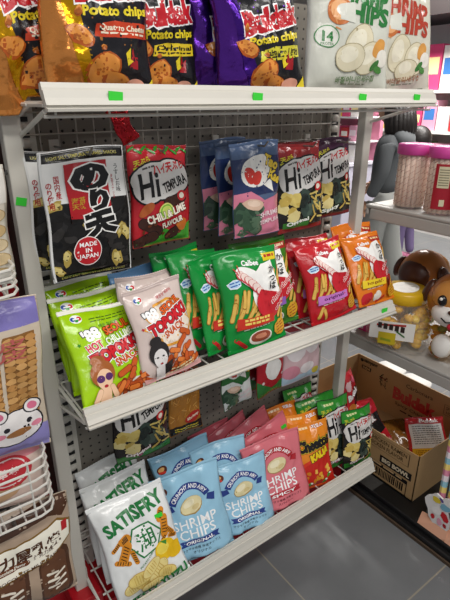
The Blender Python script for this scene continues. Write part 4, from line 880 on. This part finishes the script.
W.ell('#232028', .12, .235, .026, .03); W.ell('#232028', .32, .245, .026, .03); W.ell('#e58aa0', .06, .195, .05, .035); W.ell('#e58aa0', .38, .205, .05, .035); W.ell('#a06a3a', .22, .185, .11, .045)
bag('wafer_pack', (.088, .905, .787, -1, 3, -4, .225, .325), W, mat('#c9b8a2', .2, 0, .3, 25), 'wafer pack with a lavender band and a white cartoon bear in the wire rack', cat='wafer pack', kind='flat', T=.06, amp=.005)
W1 = wafers(('#cfb88e', '#d8c49e', '#c4a878'), '#a58a5c', 3, 5); W1.rect('#d6d2c8', -.5, 0, .5, .12); W1.rect('#dedad2', -.5, .7, .5, 1)
bag('wafer_pack', (.075, .925, 1.14, 0, 2, -3, .235, .21), W1, mat('#d6cfc0', .2, 0, .3, 25), 'clear pack of cream wafers in the upper wire basket', cat='wafer pack', kind='flat', T=.06, amp=.005)
W3 = Art(1.0); W3.poly('#d98a92', [(-.5, .45), (.5, .62), (.5, .9), (-.5, .8)]); W3.ell('#c8a07a', -.1, .3, .4, .2); W3.ell('#c0303a', .2, .46, .19, .19); W3.ell('#e9d2cf', .2, .46, .16, .16); W3.ell('#c0303a', .2, .46, .145, .145); W3.text('#f0dcd8', '草莓', .2, .46, .18, .1, 0, .03); W3.ell('#e9b0b8', -.2, .75, .2, .1)
bag('cake_pack', (.055, .93, .65, -4, 8, -6, .25, .20), W3, mat('#dcc4b8', .2, 0, .3, 25), 'pink cake pack with a red round mark behind the basket wires', cat='cake pack', kind='flat', T=.06, amp=.005)
W4 = Art(1.0); rnd = random.Random(3)
W4.rect('#a9937e', -.5, 0, .5, 1)
for x in (-.36, -.02, .33):
    W4.cap('#4a2d1c', x, .26, .34, .27, 90); W4.cap('#5f3c27', x-.01, .27, .30, .22, 90)
    for k in range(6): W4.cap('#e6dccb', x+.03*(-1)**k, .15+.035*k, .09, .022, 18*(-1)**k)
W4.poly('#4a2d1c', [(-.5, .88), (.5, 1), (.5, .9), (.42, .80), (.3, .86), (-.5, .7)])
W4.poly('#7a5b24', [(-.5, .40), (-.1, .40), (.3, .47), (.49, .58), (.49, .73), (.38, .80), (.1, .73), (-.5, .66)]); W4.poly('#ebe6d6', [(-.5, .415), (-.1, .415), (.3, .485), (.47, .585), (.47, .72), (.37, .78), (.1, .715), (-.5, .65)])
W4.text('#4a2a18', '巧克力厚乳烧', .03, .60, .72, .12, 6, .04); W4.cap('#6a3a20', -.02, .52, .26, .05, 6); W4.text('#ebe6d6', 'Chocolate Flavor', -.02, .52, .24, .028, 6, .02); W4.text('#4a2a18', '巧克力味', .24, .555, .16, .04, 8, .01)
W4.text('#4a2a18', 'PREMIUM CHOCOLATE MILK CAKE', .0, .455, .74, .032, 9, .01, bend=-.02); W4.rect('#b0242a', .40, .66, .45, .75); W4.rect('#b0242a', -.42, .56, -.34, .68); W4.text('#ebe6d6', '乳', -.38, .62, .06, .06, 0, .02)
bag('cake_pack', (.065, .875, .402, -2, 10, -5, .27, .245), W4, mat('#b9a893', .18, 0, .3, 25), 'chocolate milk cake pack hanging below the wire basket', cat='cake pack', kind='flat', T=.07, amp=.005)

# ------------------------------------------------------------------ people in the back aisle
def skin(name, verts, edges, m, parent, levels=2, root=0):
    me = bpy.data.meshes.new(name); me.from_pydata([v[:3] for v in verts], edges, []); o = bpy.data.objects.new(name, me); C.objects.link(o); o.parent = parent
    md = o.modifiers.new('skin', 'SKIN'); md.use_smooth_shade = True
    for i, v in enumerate(verts):
        s = me.skin_vertices[0].data[i]; s.radius = (v[3], v[4] if len(v) > 4 else v[3]); s.use_root = (i == root)
    sb = o.modifiers.new('subdivision', 'SUBSURF'); sb.levels = levels; sb.render_levels = levels; me.materials.append(m); return o
def chain(n, s=0): return [(i, i+1) for i in range(s, s+n-1)]
SK = mat('#c99a7c', .5); HAIR = mat('#1d1613', .45, 0, .3, 60); HAIR2 = mat('#4a3d36', .45, 0, .3, 60)
def head(parent, z, k=1., fwd=.02):
    q = MB().ball((fwd, 0, z), (.088*k, .072*k, .112*k), 20, 16, fn=lambda p: Vector((p.x, p.y*(1-.18*max(0, -p.z/.11)), p.z))); q.ball((fwd+.088*k, 0, z-.01*k), (.018*k, .012*k, .02*k), 8, 6)
    for s in (-1, 1): q.ball((fwd, s*.072*k, z-.01*k), (.016*k, .008*k, .026*k), 8, 6)
    h = q.build('head', SK, parent, smooth=True)
    for s in (-1, 1): MB().ball((fwd+.078*k, s*.028*k, z+.008*k), (.008*k, .012*k, .007*k), 8, 6).build('eye', mat('#191513', .2), h, smooth=True)
    MB().ball((fwd+.084*k, 0, z-.052*k), (.006*k, .022*k, .006*k), 8, 6).build('mouth', mat('#a05a52', .5), h, smooth=True)
def hand(parent, p, d, m):
    p = Vector(p); d = Vector(d).normalized(); sd = d.orthogonal().normalized(); vs = [(p.x, p.y, p.z, .028, .018)]; q1 = p+d*.05; vs.append((q1.x, q1.y, q1.z, .032, .016)); es = [(0, 1)]
    for i, l in enumerate((.055, .065, .06, .048)):
        b = q1+sd*(.018*(i-1.5))+d*.02; e = b+d*l*.6; f = e+d*l*.4+d.cross(sd)*.015; n = len(vs); vs += [(*b, .008), (*e, .008), (*f, .007)]; es += [(1, n), (n, n+1), (n+1, n+2)]
    b = p+sd*-.03+d*.025; e = b+sd*-.012+d*.03; n = len(vs); vs += [(*b, .010), (*e, .008)]; es += [(0, n), (n, n+1)]
    return skin('hand', vs, es, m, parent, 1)
# the walker: local +x is where she faces
H_ = mat('#56595b', .85, 0, .15, 80); TR = mat('#8f908c', .85, 0, .2, 40)
pw = thing('person', 'person in a dark grey hoodie and wide pale grey trousers walking behind the shelf', 'person', (3.13, 2.28, 0), rotz=118)
skin('hoodie', [(0, 0, .80, .125, .16), (0, 0, .92, .115, .155), (0, 0, 1.05, .115, .16), (-.01, 0, 1.16, .10, .16), (0, 0, 1.235, .06, .07),
    (-.005, .165, 1.165, .062), (.0, .195, .98, .052), (.07, .19, .80, .042), (-.005, -.165, 1.165, .062), (-.02, -.20, .99, .052), (.10, -.20, .86, .042)],
    [(0, 1), (1, 2), (2, 3), (3, 4), (3, 5), (5, 6), (6, 7), (3, 8), (8, 9), (9, 10)], H_, pw)
q = MB().ball((-.085, 0, 1.20), (.085, .15, .085), 18, 12, fn=lambda p: Vector((p.x, p.y, p.z+.25*p.x))); q.build('hood', mat('#65686a', .85), pw, smooth=True)
skin('trousers', [(0, 0, .82, .12, .15), (.02, .075, .72, .095), (.06, .08, .40, .098), (.05, .085, .06, .115), (-.02, -.075, .72, .095), (-.06, -.08, .40, .10), (-.15, -.085, .08, .115)], [(0, 1), (1, 2), (2, 3), (0, 4), (4, 5), (5, 6)], TR, pw)
for x, y in ((.09, .085), (-.10, -.085)): MB().ball((x, y, .035), (.12, .045, .04), 14, 8).build('shoe', mat('#d8d6d2', .6), pw, smooth=True)
hand(pw, (.085, .188, .77), (.35, 0, -1), SK); hand(pw, (.125, -.20, .84), (.6, 0, -.6), SK)
skin('neck', [(0, 0, 1.2, .05), (.01, 0, 1.30, .05)], [(0, 1)], SK, pw, 1); head(pw, 1.40)
q = MB().ball((-.02, 0, 1.42), (.105, .092, .115), 20, 14, fn=lambda p: Vector((min(p.x, .08), p.y, p.z))); q.build('hair', HAIR, pw, smooth=True)
q = MB()
for k in range(17):
    a = R(60+k*15); q.tube([(-.02+.085*math.cos(a), .088*math.sin(a), 1.42), (-.035+.10*math.cos(a), .10*math.sin(a), 1.30), (-.04+.10*math.cos(a), .10*math.sin(a), 1.25), (-.045+.09*math.cos(a), .095*math.sin(a), 1.20)], [.032, .032, .028, .01], 7, 0 if k < 12 else 1)
q.build('long_hair', [HAIR, HAIR2], pw, smooth=True)
q = MB().tube([(.12, .21, .86), (.15, .24, .80), (.15, .24, .70)], [.02, .05, .045], 8); q.build('patterned_bag', mat('#a9a6a8', .5, mottle=.6, mscale=60), pw, smooth=True)
# the child behind
pc = thing('person', 'child with dark hair, purple leggings and pink shoes in the back aisle', 'person', (4.05, 2.68, 0), rotz=100)
skin('jacket', [(0, 0, .62, .10, .13), (0, 0, .78, .10, .13), (0, 0, .93, .08, .12), (0, 0, .98, .045), (0, .13, .92, .045), (.02, .155, .75, .04), (.06, .15, .6, .034), (0, -.13, .92, .045), (.02, -.155, .75, .04), (.06, -.15, .6, .034)], [(0, 1), (1, 2), (2, 3), (2, 4), (4, 5), (5, 6), (2, 7), (7, 8), (8, 9)], mat('#5a5560', .85), pc)
skin('leggings', [(0, 0, .60, .09, .11), (0, .06, .52, .07), (.01, .065, .30, .05), (0, .065, .08, .04), (0, -.06, .52, .07), (-.02, -.065, .30, .05), (-.06, -.065, .08, .04)], [(0, 1), (1, 2), (2, 3), (0, 4), (4, 5), (5, 6)], mat('#6f5f86', .8), pc)
for x, y in ((.04, .065), (-.02, -.065)):
    s = MB().ball((x, y, .04), (.095, .04, .042), 14, 8).build('shoe', mat('#d884a6', .5), pc, smooth=True); MB().ball((x, y, .012), (.097, .042, .014), 14, 6).build('sole', mat('#d9c95a', .6), s, smooth=True)
hand(pc, (.065, .15, .58), (.2, 0, -1), SK); hand(pc, (.065, -.15, .58), (.2, 0, -1), SK)
skin('neck', [(0, 0, .95, .04), (.01, 0, 1.04, .04)], [(0, 1)], SK, pc, 1); head(pc, 1.12, .9)
q = MB().ball((-.022, 0, 1.125), (.108, .10, .118), 20, 14, fn=lambda p: Vector((min(p.x, .05), p.y, p.z))); q.build('hair', HAIR, pc, smooth=True)

# ------------------------------------------------------------------ far displays
cw = mat('#c9c6d6', .5); rnd = random.Random(21)
cn = thing('far_counter', 'pale lavender display counter behind the right rack post', 'counter', (3.75, 3.2, 0))
part(MB().bx((3.75, 3.2, 0), (4.25, 3.9, .86)), 'cabinet', cw, cn, bevel=.01); part(MB().bx((3.73, 3.18, .86), (4.27, 3.92, .885)), 'worktop', mat('#dcdae4', .4), cn)
part(MB().bx((4.2, 3.2, .885), (4.25, 3.9, 1.75)), 'back_panel', mat('#d98aa4', .6), cn)
for z in (1.08, 1.30, 1.52): part(MB().bx((3.85, 3.2, z-.015), (4.2, 3.9, z)), 'shelf', mat('#e3dfe2', .5), cn)
def pack(x, y, z, w_, d, h, col, label, grp, band='#f2eee6'):
    o = MB().bx((x, y, z), (x+d, y+w_, z+h)).build('snack_box', mat(col, .45), bevel=.004); tag(o, label, 'snack box', grp)
    b = MB().bx((x-.001, y+w_*.12, z+h*.35), (x+.0005, y+w_*.88, z+h*.72)); b.build('front_label', mat(band, .5), o); return o
names = {'#d9487a': 'pink', '#e06a1e': 'orange', '#e2c23a': 'yellow', '#3f7ac0': 'blue', '#c9363a': 'red', '#e3a3bb': 'pale pink', '#efeae6': 'white', '#6aa04a': 'green', '#6a4aa0': 'purple', '#5a9ad0': 'sky blue'}
cl = list(names); bandc = ['#f2eee6', '#f5dfe8', '#ffe9a8', '#f2f2f2', '#3f7ac0']
orde = ('first', 'second', 'third', 'fourth', 'fifth', 'sixth', 'seventh', 'eighth', 'ninth', 'tenth')
for r_, (z, rn_) in enumerate(((.886, 'counter top'), (1.081, 'lowest shelf'), (1.301, 'middle shelf'), (1.521, 'top shelf'))):
    y = 3.86
    for k in range(6):
        col = [('#e2c23a', '#efeae6', '#d9487a', '#3f7ac0', '#e3a3bb', '#efeae6'), ('#e06a1e', '#e06a1e', '#efeae6', '#d9487a', '#c9363a', '#e3a3bb'), ('#3f7ac0', '#efeae6', '#e3a3bb', '#e2c23a', '#d9487a', '#efeae6'), ('#e3a3bb', '#d9487a', '#d9487a', '#efeae6', '#e3a3bb', '#d9487a')][r_][k]
        y -= .105; pack(3.9, y, z, .095, .14, rnd.uniform(.12, .17), col, f'{names[col]} snack box, {orde[k]} from the left on the far counter {rn_}', 'boxes on the far counter', bandc[(k+r_) % 5])
# long shelf wall at the far right
fs_ = thing('far_shelf_unit', 'white shelf unit with a dark canopy far behind the pink lidded jars', 'shelf unit', (5.2, 1.6, 0))
part(MB().bx((5.6, 1.6, 0), (5.65, 4.4, 2.6)), 'back_panel', mat('#e6e3e0', .6), fs_); part(MB().bx((5.2, 1.6, 0), (5.6, 4.4, .35)), 'plinth', mat('#c9c6c2', .6), fs_)
for z in (.78, 1.13, 1.545): part(MB().bx((5.2, 1.6, z-.03), (5.6, 4.4, z)), 'shelf', mat('#e9e6e2', .5), fs_)
part(MB().bx((4.9, 1.6, 2.22), (5.65, 4.4, 2.6)), 'canopy', mat('#2a2222', .6), fs_)
k = 0
for z, h0, h1, rn_, pal in ((.781, .16, .28, 'lower shelf', ('#e3a3bb', '#efeae6', '#efeae6', '#c9363a', '#6aa04a')), (1.131, .2, .33, 'middle shelf', ('#e2c23a', '#e3a3bb', '#efeae6', '#d9487a', '#e3a3bb', '#efeae6', '#c9363a')), (1.546, .42, .46, 'upper shelf', ('#e2c23a', '#6a4aa0', '#5a9ad0', '#d9487a', '#efeae6', '#6a4aa0', '#5a9ad0', '#e06a1e'))):
    y = 4.1; n = 0
    while y > 2.2 and n < 10:
        wv = rnd.uniform(.14, .18) if z < 1.5 else .2; y -= wv; col = pal[n % len(pal)]
        pack(5.25, y+.01, z, wv-.015, .2, rnd.uniform(h0, h1), col, f'{names[col]} snack box, {orde[n]} from the left on the far wall {rn_}', 'boxes on the far shelf unit', bandc[(n*2+1) % 5]); n += 1

# ------------------------------------------------------------------ light
def area(name, loc, sx, sy, power, col=(1, .97, .93), tilt=(0, 0, 0)):
    l = bpy.data.lights.new(name, 'AREA'); l.shape = 'RECTANGLE'; l.size = sx; l.size_y = sy; l.energy = power; l.color = col
    o = bpy.data.objects.new(name, l); C.objects.link(o); o.location = loc; o.rotation_euler = tilt
area('ceiling_light', (.5, -.35, 2.9), 2.4, .35, 46)
area('ceiling_light', (.5, -1.9, 2.9), 2.4, .35, 40)
area('ceiling_light', (3.2, 1.0, 2.9), .35, 2.4, 75)
area('ceiling_light', (4.3, 2.6, 2.9), .35, 2.4, 150)
w = bpy.data.worlds.new('world'); bpy.context.scene.world = w; w.use_nodes = True
w.node_tree.nodes['Background'].inputs['Color'].default_value = (.92, .95, 1, 1); w.node_tree.nodes['Background'].inputs['Strength'].default_value = .34
vs = bpy.context.scene.view_settings; vs.view_transform = 'Standard'; vs.look = 'None'; vs.gamma = 1; vs.use_curve_mapping = False; vs.exposure = 0
